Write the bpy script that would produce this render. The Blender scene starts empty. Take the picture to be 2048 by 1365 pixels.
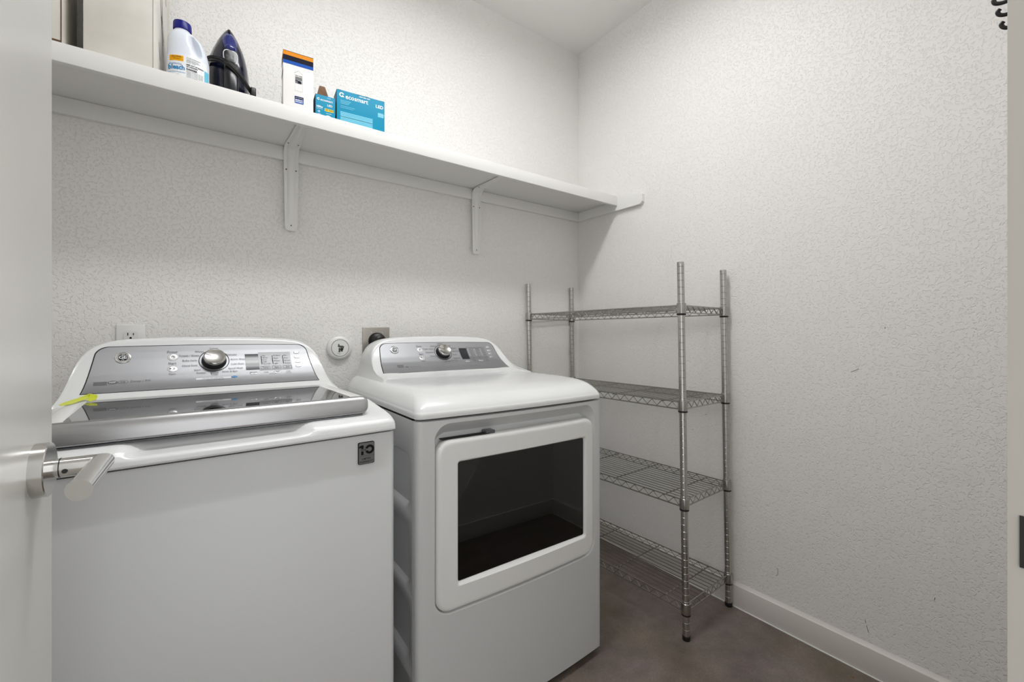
import bpy, bmesh, math, random
from math import sin, cos, pi, sqrt, radians, atan2
from mathutils import Vector, Matrix
random.seed(4)
S = bpy.context.scene
COL = S.collection

# ------------------------------------------------------------------ camera, world, lights, exposure
cam_d = bpy.data.cameras.new('camera')
cam = bpy.data.objects.new('camera', cam_d)
COL.objects.link(cam)
cam.location = (-1.77374, -1.81805, 1.11153)
cam.rotation_euler = (radians(90), 0, radians(-35.5088))
cam_d.sensor_width = 36.0
cam_d.lens = 36.0 * 860.97 / 2048
cam_d.shift_y = -(682.5 - 669.56) / 2048
cam_d.clip_start = 0.02
S.camera = cam

W = bpy.data.worlds.new('world')
S.world = W
W.use_nodes = True
W.node_tree.nodes['Background'].inputs[0].default_value = (0.985, 0.99, 1.0, 1)
W.node_tree.nodes['Background'].inputs[1].default_value = 1.65

def area_light(name, loc, rot, size, sizey, power, col=(0.985, 0.99, 1.0), shape='RECTANGLE'):
    l = bpy.data.lights.new(name, 'AREA')
    l.shape = shape
    l.size = size
    l.size_y = sizey
    l.energy = power
    l.color = col
    o = bpy.data.objects.new(name, l)
    COL.objects.link(o)
    o.location = loc
    o.rotation_euler = rot
    return o

# the laundry room's flush ceiling lamp, then two added fill lights
area_light('ceiling_lamp_light', (-1.15, -0.88, 2.67), (0, 0, 0), 1.12, 0.17, 12.2)
area_light('ceiling_bounce_fill', (-1.15, -0.88, 2.62), (radians(180), 0, 0), 1.12, 0.3, 7.0)  # added upward fill that lifts the ceiling, not part of the lamp
area_light('hall_fill_light', (-1.6, -2.75, 2.45), (radians(22), 0, 0), 1.1, 0.7, 0.6)  # added soft fill from the hall side, no fixture behind it

S.view_settings.view_transform = 'Standard'
S.view_settings.look = 'None'
S.view_settings.gamma = 1.0
S.view_settings.use_curve_mapping = False
S.view_settings.exposure = 0.03

# ------------------------------------------------------------------ materials
def lin(c):
    return tuple(((v / 255 / 12.92) if v / 255 <= 0.04045 else ((v / 255 + 0.055) / 1.055) ** 2.4) for v in c)

def mat(name, rgb, rough=0.5, metal=0.0, spec=0.5, bump=None, coat=0.0, noise=None, emit=None):
    """rgb in sRGB 0..255; bump=(scale, detail, strength, distance); noise=(scale, rgb2, detail)"""
    m = bpy.data.materials.new(name)
    m.use_nodes = True
    nt = m.node_tree
    b = nt.nodes['Principled BSDF']
    c = lin(rgb)
    b.inputs['Base Color'].default_value = (*c, 1)
    b.inputs['Roughness'].default_value = rough
    b.inputs['Metallic'].default_value = metal
    b.inputs['Specular IOR Level'].default_value = spec
    b.inputs['Coat Weight'].default_value = coat
    b.inputs['Coat Roughness'].default_value = 0.05
    tc = None
    if bump or noise:
        tc = nt.nodes.new('ShaderNodeTexCoord')
    if noise:
        n = nt.nodes.new('ShaderNodeTexNoise')
        n.inputs['Scale'].default_value = noise[0]
        n.inputs['Detail'].default_value = noise[2]
        r = nt.nodes.new('ShaderNodeValToRGB')
        r.color_ramp.elements[0].position = 0.32
        r.color_ramp.elements[1].position = 0.68
        r.color_ramp.elements[0].color = (*c, 1)
        r.color_ramp.elements[1].color = (*lin(noise[1]), 1)
        nt.links.new(tc.outputs['Object'], n.inputs['Vector'])
        nt.links.new(n.outputs['Fac'], r.inputs['Fac'])
        nt.links.new(r.outputs['Color'], b.inputs['Base Color'])
    if bump:
        n = nt.nodes.new('ShaderNodeTexNoise')
        n.inputs['Scale'].default_value = bump[0]
        n.inputs['Detail'].default_value = bump[1]
        k = nt.nodes.new('ShaderNodeBump')
        k.inputs['Strength'].default_value = bump[2]
        k.inputs['Distance'].default_value = bump[3]
        nt.links.new(tc.outputs['Object'], n.inputs['Vector'])
        nt.links.new(n.outputs['Fac'], k.inputs['Height'])
        nt.links.new(k.outputs['Normal'], b.inputs['Normal'])
    if emit:
        b.inputs['Emission Color'].default_value = (*c, 1)
        b.inputs['Emission Strength'].default_value = emit
    return m

def wall_mat(name, rgb):
    """painted plaster with an orange-peel spray texture: rounded blobs with thin creases between"""
    m = mat(name, rgb, 0.55, spec=0.3)
    nt = m.node_tree
    b = nt.nodes['Principled BSDF']
    tc = nt.nodes.new('ShaderNodeTexCoord')
    n1 = nt.nodes.new('ShaderNodeTexNoise')
    n1.inputs['Scale'].default_value = 115
    n1.inputs['Detail'].default_value = 1.5
    n1.inputs['Distortion'].default_value = 0.8
    r = nt.nodes.new('ShaderNodeValToRGB')
    r.color_ramp.elements[0].position = 0.37
    r.color_ramp.elements[1].position = 0.46
    n2 = nt.nodes.new('ShaderNodeTexNoise')
    n2.inputs['Scale'].default_value = 260
    n2.inputs['Detail'].default_value = 2
    ad = nt.nodes.new('ShaderNodeMath')
    ad.operation = 'MULTIPLY_ADD'
    ad.inputs[1].default_value = 0.25
    k = nt.nodes.new('ShaderNodeBump')
    k.inputs['Strength'].default_value = 0.6
    k.inputs['Distance'].default_value = 0.0022
    L = nt.links.new
    L(tc.outputs['Object'], n1.inputs['Vector'])
    L(tc.outputs['Object'], n2.inputs['Vector'])
    L(n1.outputs['Fac'], r.inputs['Fac'])
    L(n2.outputs['Fac'], ad.inputs[0])
    L(r.outputs['Color'], ad.inputs[2])
    L(ad.outputs['Value'], k.inputs['Height'])
    L(k.outputs['Normal'], b.inputs['Normal'])
    return m

M = {}
M['wall'] = wall_mat('wall_paint', (241, 239, 236))
M['ceil'] = mat('ceiling_paint', (241, 240, 237), 0.8, spec=0.2, bump=(60, 2, 0.1, 0.001))
M['trim'] = mat('trim_paint', (222, 217, 211), 0.4)
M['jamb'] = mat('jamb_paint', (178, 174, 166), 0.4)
M['shelf'] = mat('shelf_paint', (236, 235, 232), 0.45, bump=(90, 2, 0.05, 0.0006))
M['door'] = mat('door_paint', (222, 221, 215), 0.28)
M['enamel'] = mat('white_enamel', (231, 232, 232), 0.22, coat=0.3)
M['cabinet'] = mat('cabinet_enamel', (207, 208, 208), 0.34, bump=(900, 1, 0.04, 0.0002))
M['plastic'] = mat('white_plastic', (232, 232, 230), 0.22)
M['silver'] = mat('brushed_silver', (166, 167, 170), 0.44, metal=0.8)
M['bar'] = mat('satin_aluminium', (176, 176, 177), 0.30, metal=0.92)
M['chrome'] = mat('chrome', (226, 226, 226), 0.07, metal=1.0)
M['knobcap'] = mat('knob_chrome', (200, 199, 196), 0.16, metal=1.0)
M['wire'] = mat('chrome_wire', (176, 174, 170), 0.22, metal=1.0)
M['pole'] = mat('pole_chrome', (190, 188, 184), 0.2, metal=1.0)
M['steel'] = mat('stainless_plate', (176, 172, 166), 0.38, metal=1.0)
M['lever'] = mat('satin_chrome', (208, 207, 204), 0.15, metal=1.0)
M['black'] = mat('black_plastic', (22, 21, 20), 0.4)
M['seam'] = mat('seam_black', (20, 20, 20), 0.8)
M['lidglass'] = mat('tinted_lid_glass', (44, 43, 41), 0.03, spec=0.7, coat=0.15)
M['display'] = mat('display_black', (46, 48, 52), 0.18)
M['option'] = mat('option_grey', (150, 151, 153), 0.4, metal=0.3)
M['ink'] = mat('print_dark', (52, 52, 54), 0.6, spec=0.2)
M['inkg'] = mat('print_grey', (112, 112, 113), 0.6)
M['inkb'] = mat('print_black', (14, 14, 14), 0.6, spec=0.2)
M['inkw'] = mat('print_white', (238, 240, 242), 0.5)
M['inkblue'] = mat('print_cyan', (20, 130, 190), 0.5)
M['inknavy'] = mat('print_navy', (12, 16, 36), 0.6, spec=0.15)
M['inkyel'] = mat('print_yellow', (240, 206, 20), 0.5)
M['btn'] = mat('button_silver', (226, 226, 227), 0.25, metal=0.4)
M['badge'] = mat('badge_silver', (120, 120, 119), 0.4, metal=0.5)
M['paleblue'] = mat('print_pale_cyan', (110, 196, 222), 0.5)
M['teal'] = mat('teal_card', (0, 138, 174), 0.5, spec=0.25)
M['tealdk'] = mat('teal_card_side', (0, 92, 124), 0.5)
M['card'] = mat('white_card', (232, 230, 228), 0.5)
M['carton'] = mat('white_carton', (226, 223, 215), 0.65, noise=(9, (212, 208, 198), 4))
M['kraft'] = mat('brown_card', (132, 98, 72), 0.8, noise=(30, (108, 78, 56), 4))
M['kraftdk'] = mat('worn_brown_edge', (92, 70, 50), 0.9)
M['bottle'] = mat('bleach_plastic', (226, 231, 240), 0.3, spec=0.5)
M['cap'] = mat('blue_cap', (6, 14, 118), 0.35, spec=0.35)
M['orange'] = mat('label_orange', (238, 168, 4), 0.55, spec=0.2)
M['orange2'] = mat('band_orange', (232, 138, 14), 0.55, spec=0.2)
M['band_blue'] = mat('band_blue', (4, 78, 172), 0.55, spec=0.2)
M['navyp'] = mat('iron_navy', (15, 19, 40), 0.20, coat=0.25)
M['tank'] = mat('iron_tank_blue', (26, 38, 112), 0.15, coat=0.4)
M['irongrey'] = mat('iron_grey', (98, 100, 104), 0.3, metal=0.4)
M['irondk'] = mat('iron_black', (14, 16, 22), 0.28, coat=0.1)
M['cord'] = mat('cord_black', (12, 12, 12), 0.35)
M['yellow'] = mat('yellow_strip', (214, 224, 20), 0.4)
M['dot'] = mat('scuff', (96, 90, 84), 0.9)
M['paper'] = mat('worn_print', (90, 90, 88), 0.8)

# polished, stained concrete
def floor_mat():
    m = mat('stained_concrete', (84, 74, 70), 0.32, spec=0.4)
    nt = m.node_tree
    b = nt.nodes['Principled BSDF']
    tc = nt.nodes.new('ShaderNodeTexCoord')
    def noise(sc, det, ro=0.6):
        n = nt.nodes.new('ShaderNodeTexNoise')
        n.inputs['Scale'].default_value = sc
        n.inputs['Detail'].default_value = det
        n.inputs['Roughness'].default_value = ro
        nt.links.new(tc.outputs['Object'], n.inputs['Vector'])
        return n
    a, f, g = noise(2.6, 6), noise(7, 9, 0.7), noise(160, 3)
    r1 = nt.nodes.new('ShaderNodeValToRGB')
    r1.color_ramp.elements[0].position = 0.36
    r1.color_ramp.elements[0].color = (*lin((128, 116, 113)), 1)
    r1.color_ramp.elements[1].position = 0.62
    r1.color_ramp.elements[1].color = (*lin((120, 110, 96)), 1)
    r2 = nt.nodes.new('ShaderNodeValToRGB')
    r2.color_ramp.elements[0].position = 0.30
    r2.color_ramp.elements[0].color = (0.62, 0.60, 0.58, 1)
    r2.color_ramp.elements[1].position = 0.66
    r2.color_ramp.elements[1].color = (1.12, 1.12, 1.12, 1)
    r3 = nt.nodes.new('ShaderNodeValToRGB')
    r3.color_ramp.elements[0].position = 0.3
    r3.color_ramp.elements[0].color = (0.84, 0.84, 0.84, 1)
    r3.color_ramp.elements[1].position = 0.7
    r3.color_ramp.elements[1].color = (1.1, 1.1, 1.1, 1)
    L = nt.links.new
    L(a.outputs['Fac'], r1.inputs['Fac'])
    L(f.outputs['Fac'], r2.inputs['Fac'])
    L(g.outputs['Fac'], r3.inputs['Fac'])
    def mul(c1, c2):
        x = nt.nodes.new('ShaderNodeMix')
        x.data_type = 'RGBA'
        x.blend_type = 'MULTIPLY'
        x.inputs[0].default_value = 1
        L(c1, x.inputs[6])
        L(c2, x.inputs[7])
        return x.outputs[2]
    L(mul(mul(r1.outputs['Color'], r2.outputs['Color']), r3.outputs['Color']), b.inputs['Base Color'])
    k = nt.nodes.new('ShaderNodeBump')
    k.inputs['Strength'].default_value = 0.08
    k.inputs['Distance'].default_value = 0.001
    L(f.outputs['Fac'], k.inputs['Height'])
    L(k.outputs['Normal'], b.inputs['Normal'])
    return m
M['floor'] = floor_mat()

def pane_mat():
    m = bpy.data.materials.new('smoked_pane')
    m.use_nodes = True
    nt = m.node_tree
    nt.nodes.remove(nt.nodes['Principled BSDF'])
    t = nt.nodes.new('ShaderNodeBsdfTransparent')
    t.inputs[0].default_value = (0.34, 0.33, 0.32, 1)
    g = nt.nodes.new('ShaderNodeBsdfGlossy')
    g.inputs['Roughness'].default_value = 0.01
    f = nt.nodes.new('ShaderNodeFresnel')
    f.inputs['IOR'].default_value = 1.75
    x = nt.nodes.new('ShaderNodeMixShader')
    nt.links.new(f.outputs[0], x.inputs[0])
    nt.links.new(t.outputs[0], x.inputs[1])
    nt.links.new(g.outputs[0], x.inputs[2])
    nt.links.new(x.outputs[0], nt.nodes['Material Output'].inputs[0])
    return m
M['pane'] = pane_mat()

# ------------------------------------------------------------------ mesh helpers
def spline(pts, n=5):
    sm = []
    for i in range(len(pts) - 1):
        p0, p1, p2, p3 = (Vector(pts[max(0, min(len(pts) - 1, i + q))]) for q in (-1, 0, 1, 2))
        for q in range(n):
            t = q / n
            sm.append(0.5 * ((2 * p1) + (p2 - p0) * t + (2 * p0 - 5 * p1 + 4 * p2 - p3) * t * t + (3 * p1 - p0 - 3 * p2 + p3) * t ** 3))
    sm.append(Vector(pts[-1]))
    return sm

class MB:
    def __init__(s):
        s.v, s.f = [], []
    def add(s, vs, fs):
        k = len(s.v)
        s.v += [tuple(p) for p in vs]
        s.f += [tuple(i + k for i in f) for f in fs]
        return s
    def loft(s, rings, closed=True, cap0=False, cap1=False):
        n = len(rings[0])
        vs = [p for r in rings for p in r]
        fs = []
        for i in range(len(rings) - 1):
            for j in range(n if closed else n - 1):
                a, b = i * n + j, i * n + (j + 1) % n
                fs.append((a, b, b + n, a + n))
        if cap0:
            fs.append(tuple(range(n - 1, -1, -1)))
        if cap1:
            fs.append(tuple(range((len(rings) - 1) * n, len(rings) * n)))
        return s.add(vs, fs)
    def box(s, x0, x1, y0, y1, z0, z1, r=0.0):
        if r <= 0:
            vs = [(x, y, z) for z in (z0, z1) for y in (y0, y1) for x in (x0, x1)]
            return s.add(vs, [(0, 2, 3, 1), (4, 5, 7, 6), (0, 1, 5, 4), (2, 6, 7, 3), (0, 4, 6, 2), (1, 3, 7, 5)])
        bm = bmesh.new()
        bmesh.ops.create_cube(bm, size=1)
        for v in bm.verts:
            v.co = ((x0 + x1) / 2 + v.co.x * (x1 - x0), (y0 + y1) / 2 + v.co.y * (y1 - y0), (z0 + z1) / 2 + v.co.z * (z1 - z0))
        bmesh.ops.bevel(bm, geom=bm.edges[:], offset=r, segments=3, affect='EDGES', profile=0.5)
        bm.verts.index_update()
        s.add([v.co for v in bm.verts], [[v.index for v in f.verts] for f in bm.faces])
        bm.free()
        return s
    def tube(s, pts, r, n=8, cap=True, r1=None):
        pts = [Vector(p) for p in pts]
        rings = []
        up = None
        for i, p in enumerate(pts):
            t = (pts[min(i + 1, len(pts) - 1)] - pts[max(i - 1, 0)]).normalized()
            if up is None:
                up = t.orthogonal().normalized()
            else:
                up = (up - t * up.dot(t)).normalized()
            w = t.cross(up)
            rr = r if r1 is None else r + (r1 - r) * i / (len(pts) - 1)
            rings.append([p + up * rr * cos(2 * pi * k / n) + w * rr * sin(2 * pi * k / n) for k in range(n)])
        return s.loft(rings, True, cap, cap)
    def lathe(s, prof, n=32, M4=None, cap0=True, cap1=True):
        """prof: (r, h) turned about +Z, then moved by matrix M4"""
        rings = []
        for r, h in prof:
            ring = [Vector((r * cos(2 * pi * k / n), r * sin(2 * pi * k / n), h)) for k in range(n)]
            rings.append([M4 @ p for p in ring] if M4 else ring)
        return s.loft(rings, True, cap0, cap1)
    def poly(s, pts, d):
        """closed polygon pts (3-D) swept by vector d"""
        n = len(pts)
        d = Vector(d)
        a = [Vector(p) for p in pts]
        return s.loft([a, [p + d for p in a]], True, True, True)
    def grid(s, fn, nu, nv):
        vs = [fn(i / nu, j / nv) for j in range(nv + 1) for i in range(nu + 1)]
        fs = [(j * (nu + 1) + i, j * (nu + 1) + i + 1, (j + 1) * (nu + 1) + i + 1, (j + 1) * (nu + 1) + i) for j in range(nv) for i in range(nu)]
        return s.add(vs, fs)
    def build(s, name, m, parent=None, smooth=32, fix=True, loc=None):
        me = bpy.data.meshes.new(name)
        bm = bmesh.new()
        vs = [bm.verts.new(p) for p in s.v]
        for f in s.f:
            if len(set(f)) > 2:
                try:
                    bm.faces.new([vs[i] for i in f])
                except ValueError:
                    pass
        if fix:
            bmesh.ops.remove_doubles(bm, verts=bm.verts[:], dist=1e-6)
            bmesh.ops.recalc_face_normals(bm, faces=bm.faces[:])
        if smooth:
            lim = radians(smooth)
            for e in bm.edges:
                e.smooth = len(e.link_faces) == 2 and e.calc_face_angle(0) < lim
            for f in bm.faces:
                f.smooth = True
        bm.to_mesh(me)
        bm.free()
        me.materials.append(M[m] if isinstance(m, str) else m)
        o = bpy.data.objects.new(name, me)
        COL.objects.link(o)
        if parent:
            o.parent = parent
        if loc:
            o.location = loc
        return o

def empty(name, loc=(0, 0, 0), rz=0.0):
    o = bpy.data.objects.new(name, None)
    COL.objects.link(o)
    o.location = loc
    o.rotation_euler = (0, 0, rz)
    o.empty_display_size = 0.1
    return o

def tag(o, label, cat, group=None):
    o['label'] = label
    o['category'] = cat
    if group:
        o['group'] = group
    return o

def struct(o, label=None):
    o['kind'] = 'structure'
    if label:
        o['label'] = label
    return o

def rrect(hw0, hw1, v0, v1, r, ns=10, nc=6):
    """rounded rectangle as 2-D points, counter-clockwise, always the same count"""
    pts = []
    cs = [(hw1 - r, v0 + r, -90), (hw1 - r, v1 - r, 0), (hw0 + r, v1 - r, 90), (hw0 + r, v0 + r, 180)]
    for i, (cx, cy, a0) in enumerate(cs):
        for k in range(nc + 1):
            a = radians(a0 + 90 * k / nc)
            pts.append((cx + r * cos(a), cy + r * sin(a)))
        nx, ny, na = cs[(i + 1) % 4]
        p = pts[-1]
        q = (nx + r * cos(radians(na)), ny + r * sin(radians(na)))
        for k in range(1, ns):
            pts.append((p[0] + (q[0] - p[0]) * k / ns, p[1] + (q[1] - p[1]) * k / ns))
    return pts

_txt = {}
def text_geo(body, size, align='CENTER', bold=0.0):
    key = (body, size, align, bold)
    if key not in _txt:
        c = bpy.data.curves.new('lettering_tmp', 'FONT')
        c.body = body
        c.size = size
        c.align_x = align
        c.align_y = 'CENTER'
        c.resolution_u = 2
        c.offset = bold
        o = bpy.data.objects.new('lettering_tmp', c)
        COL.objects.link(o)
        me = o.to_mesh()
        _txt[key] = ([tuple(v.co) for v in me.vertices], [tuple(p.vertices) for p in me.polygons])
        o.to_mesh_clear()
        bpy.data.objects.remove(o)
        bpy.data.curves.remove(c)
    return _txt[key]

def letters(name, items, fn, m, parent):
    """items: (text, u, v, size[, align[, bold[, xscale]]]) mapped to 3-D by fn(u, v)"""
    b = MB()
    for it in items:
        body, u, v, size = it[:4]
        al = it[4] if len(it) > 4 else 'CENTER'
        bo = it[5] if len(it) > 5 else 0.0
        xs = it[6] if len(it) > 6 else 1.0
        vs, fs = text_geo(body, size, al, bo)
        b.add([fn(u + p[0] * xs, v + p[1]) for p in vs], fs)
    return b.build(name, m, parent, smooth=0, fix=False)

def flat(name, polys, fn, m, parent, sub=1):
    """flat print: polygons in (u, v) mapped by fn"""
    b = MB()
    for pl in polys:
        if sub > 1 and len(pl) == 4:
            a, c, d, e = pl
            def g(i, j):
                x0 = a[0] + (c[0] - a[0]) * i, a[1] + (c[1] - a[1]) * i
                x1 = e[0] + (d[0] - e[0]) * i, e[1] + (d[1] - e[1]) * i
                return fn(x0[0] + (x1[0] - x0[0]) * j, x0[1] + (x1[1] - x0[1]) * j)
            b.grid(g, sub, sub)
        else:
            b.add([fn(*p) for p in pl], [tuple(range(len(pl)))])
    return b.build(name, m, parent, smooth=40, fix=False)

def rect(u0, u1, v0, v1):
    return [(u0, v0), (u1, v0), (u1, v1), (u0, v1)]

def ring2(cu, cv, ro, ri, n=40, a=1.0):
    out = []
    for k in range(n):
        t0, t1 = 2 * pi * k / n, 2 * pi * (k + 1) / n
        out.append([(cu + ri * cos(t0), cv + a * ri * sin(t0)), (cu + ro * cos(t0), cv + a * ro * sin(t0)),
                    (cu + ro * cos(t1), cv + a * ro * sin(t1)), (cu + ri * cos(t1), cv + a * ri * sin(t1))])
    return out

def disc2(cu, cv, r, n=28, a=1.0):
    return [[(cu + r * cos(2 * pi * k / n), cv + a * r * sin(2 * pi * k / n)) for k in range(n)]]

# ------------------------------------------------------------------ the room
X0, YF, H = -2.36, -1.776, 2.74          # left wall, front (door) wall, ceiling
DX0, DX1, DH = -1.945, -1.335, 2.045     # doorway
T = 0.12
fl = struct(MB().box(X0 - T, T, YF - 2.2, T, -0.1, 0.0).build('floor', 'floor', smooth=0))
MB().lathe([(0.0055, 0.0), (0.0045, 0.0006), (0.0, 0.0008)], 9, Matrix.Translation((-0.0643, -1.3231, 0)), True, False).build('paint_drip', 'kraft', fl)
struct(MB().box(X0 - T, T, YF - T, T, H, H + 0.1).build('ceiling', 'ceil', smooth=0))
wb_ = struct(MB().box(X0 - T, T, 0.0, T, 0.0, H).build('wall_back', 'wall', smooth=0))
for sc in ([(-1.7306, 2.1054), (-1.716, 2.0987)], [(-0.0675, 1.7617), (-0.0660, 1.7610)]):
    MB().tube([(x, -0.0003, z) for x, z in sc], 0.0010, 5).build('scuff_mark', 'dot', wb_)
wr = struct(MB().box(0.0, T, YF - T, 0.0, 0.0, H).build('wall_right', 'wall', smooth=0))
for sc in ([(1.0716, 0.2224), (1.0734, 0.2061), (1.0715, 0.1960), (1.0663, 0.1915)], [(1.3383, 0.1703), (1.3405, 0.160)], [(1.3422, 0.1527), (1.3475, 0.1326)], [(1.2257, 0.2853), (1.2275, 0.2835)],
           [(0.780, 0.7621), (0.788, 0.7655)], [(0.721, 0.6906), (0.724, 0.6850)], [(1.3896, 1.1360), (1.3896, 1.1300)], [(1.3141, 0.1807), (1.3155, 0.1795)], [(1.5056, 0.3262), (1.5045, 0.3180)], [(1.300, 0.985), (1.322, 0.997)]):
    MB().tube([(-0.0003, -y, z) for y, z in sc], 0.0008, 5).build('scuff_mark', 'dot', wr)
struct(MB().box(X0 - T, X0, YF - T, 0.0, 0.0, H).build('wall_left', 'wall', smooth=0))
wf = MB()
wf.box(X0, DX0, YF - T, YF, 0, H)
wf.box(DX1, 0.0, YF - T, YF, 0, H)
wf.box(DX0, DX1, YF - T, YF, DH, H)
struct(wf.build('wall_front', 'wall', smooth=0))

BH, BT = 0.089, 0.012
def baseboard(name, x0, x1, y0, y1):
    o = MB().box(x0, x1, y0, y1, 0.0, BH, 0.002).build(name, 'trim')
    return struct(o)
baseboard('baseboard_right', -BT, 0.0, YF, -BT)
baseboard('baseboard_back', X0, 0.0, -BT, 0.0)
baseboard('baseboard_left', X0, X0 + BT, YF, -BT)
baseboard('baseboard_front', DX1 + 0.002, -BT, YF, YF + BT)
# thin caulk bead where the right baseboard meets the floor
caulk = MB().box(-BT - 0.004, -BT, YF + BT, -BT, 0.0, 0.0025).build('trim_2', 'shelf', smooth=0)
struct(caulk)

MB_c = MB().loft([[(-0.0002, y, BH + 0.011), (-0.004, y, BH + 0.0045), (-0.0085, y, BH - 0.0003), (-0.0002, y, BH - 0.0003)] for y in (YF + BT, -BT)], True, True, True)
struct(MB_c.build('trim_3', 'trim', smooth=60))

# right door jamb with its strike plate
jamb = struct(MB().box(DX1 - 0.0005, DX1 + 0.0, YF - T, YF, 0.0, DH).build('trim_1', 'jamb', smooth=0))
MB().poly([(DX1 - 0.0015, YF - 0.0054 - 0.026, 0.958), (DX1 - 0.0015, YF - 0.0054, 0.958), (DX1 - 0.0015, YF - 0.0054, 0.992),
           (DX1 - 0.0015, YF - 0.0054 - 0.026, 0.992)], (0.001, 0, 0)).build('strike_plate', 'black', jamb, smooth=0)

# the open door on the left
FX = -1.908
door = struct(MB().box(FX - 0.035, FX, -1.764, -1.151, 0.012, 2.035, 0.0015).build('door_1', 'door'),
              'white slab door standing open on the left with a lever handle')
RX = Matrix.Translation((FX, -1.2085, 0.979)) @ Matrix.Rotation(radians(90), 4, 'Y')
rose = MB().lathe([(0.0, 0.0), (0.0262, 0.0), (0.0262, 0.0098), (0.0254, 0.0106), (0.0, 0.0106)], 64, RX, False, False).build('door_handle', 'lever', door)
rose['label'] = 'chrome lever handle on a round rose'
LR = 0.0092
nl = 0.047
def lever_part():
    # neck out of the rose, mitred into a short lever pointing back at the hinge
    b = MB()
    n = 28
    cx0, cy, cz = FX + 0.0106, -1.2085, 0.979
    xm, ym = FX + nl, cy
    rings = []
    for x in (cx0, cx0 + 0.0005):
        rings.append([(x, cy + LR * cos(2 * pi * k / n), cz + LR * sin(2 * pi * k / n)) for k in range(n)])
    rings.append([(xm + LR * cos(2 * pi * k / n), cy + LR * cos(2 * pi * k / n), cz + LR * sin(2 * pi * k / n)) for k in range(n)])
    b.loft(rings, True, True, True)
    return b
lever_part().build('neck', 'lever', rose)
b = MB()
n = 28
cy = -1.2085
r0 = [(FX + nl + LR * cos(2 * pi * k / n), cy + LR * cos(2 * pi * k / n), 0.979 + LR * sin(2 * pi * k / n)) for k in range(n)]
r1 = [(FX + nl + LR * cos(2 * pi * k / n), cy - 0.098 - LR * 0.25 * cos(2 * pi * k / n), 0.979 + LR * sin(2 * pi * k / n)) for k in range(n)]
b.loft([r0, r1], True, True, True)
b.build('lever', 'lever', rose)
b = MB()
b.lathe([(LR + 0.0004, 0.0), (LR + 0.0004, 0.0008)], 28, Matrix.Translation((FX + 0.017, cy, 0.979)) @ Matrix.Rotation(radians(90), 4, 'Y'))
b.build('shadow_ring', 'black', rose)
MB().lathe([(0.0022, 0.0), (0.0022, 0.0006)], 16, Matrix.Translation((FX + 0.022, cy - LR - 0.0001, 0.977)) @ Matrix.Rotation(radians(90), 4, 'X')).build('set_screw', 'black', rose)

# flush ceiling lamp
lampo = empty('ceiling_lamp', (-1.15, -0.88, H))
tag(lampo, 'long white surface-mounted ceiling lamp in the middle of the laundry room', 'lamp')
MB().box(-0.60, 0.60, -0.11, 0.11, -0.055, 0.0, 0.008).build('housing', 'plastic', lampo)

# ------------------------------------------------------------------ wall shelf with cleats and brackets
sh = empty('wall_shelf', (0, 0, 1.814))
tag(sh, 'long white painted wall shelf above the washer and dryer', 'shelf')
def SB(name, *a, r=0.001):
    return MB().box(*a, r).build(name, 'shelf', sh)
ZB = 1.814
SB('board', X0 + 0.001, -0.0005, -0.287, -0.0005, 0.0, 0.019)
SB('front_lip', X0 + 0.001, -0.0195, -0.305, -0.2872, 1.786 - ZB, 1.834 - ZB)
SB('cleat', X0 + 0.001, -0.0005, -0.018, -0.0005, 1.764 - ZB, -0.0003)
c = MB()
c.poly([(-0.0185, -0.0185, 1.764 - ZB), (-0.0185, -0.448, 1.760 - ZB), (-0.0185, -0.462, 1.772 - ZB), (-0.0185, -0.462, 1.808 - ZB),
        (-0.0185, -0.3055, 1.834 - ZB), (-0.0185, -0.3053, 1.8135 - ZB), (-0.0185, -0.0185, -0.0004)], (0.018, 0, 0))
c.build('cleat', 'shelf', sh, smooth=0)

def bracket(x, wt, wb, label):
    e = empty('shelf_bracket', (x, -0.0185, ZB))
    tag(e, label, 'bracket', 'shelf brackets')
    path = []
    R = 0.035
    yo = -0.0005
    for z in (-0.3125, -0.31, -0.298, -0.25, -0.18, -0.10, -0.06):
        path.append((yo, z, (0, -1, 0), wb + (wt - wb) * (z + 0.3125) / 0.25))
    for k in range(0, 9):
        a = radians(90 * k / 8)
        path.append((yo - R + R * cos(a) - 0.0, -0.0025 - R + R * sin(a), (0, -cos(a), -sin(a)), wt))
    for y in (-0.06, -0.10, -0.18, -0.25, -0.266):
        path.append((yo + y, -0.0025, (0, 0, -1), wt + (wt * 0.5 - wt) * (-y - 0.04) / 0.226))
    prof = [(-0.5, 0.0), (-0.5, 0.0022), (-0.30, 0.0022), (-0.20, 0.0075), (-0.08, 0.0095), (0.08, 0.0095), (0.20, 0.0075), (0.30, 0.0022), (0.5, 0.0022), (0.5, 0.0)]
    rings = []
    for i, (y, z, nrm, w) in enumerate(path):
        flatk = 0.0 if (i < 3 or i > len(path) - 2) else min(1, (i - 2) / 2)
        ww = w * (0.55 if i == 0 else (0.80 if i == 1 else 1.0))
        ring = []
        for u, d in prof:
            d2 = min(d, 0.0022) + max(0, d - 0.0022) * flatk
            ring.append((u * ww, y + nrm[1] * d2, z + nrm[2] * d2))
        rings.append(ring)
    MB().loft(rings, True, True, True).build('bracket_plate', 'shelf', e, smooth=40)
    for sx, sz in ((-0.30, -0.085), (0.30, -0.085), (0.0, -0.293)):
        MB().lathe([(0.0028, 0), (0.0022, 0.0012)], 10, Matrix.Translation((sx * wt * 1.1, -0.0027, sz)) @ Matrix.Rotation(radians(90), 4, 'X')).build('screw', 'dot', e)
    for sx in (-0.3, 0.3):
        MB().lathe([(0.0028, 0), (0.0022, 0.0012)], 10, Matrix.Translation((sx * wt * 1.1, -0.052, -0.0047)) @ Matrix.Rotation(radians(180), 4, 'X')).build('screw', 'dot', e)
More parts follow.
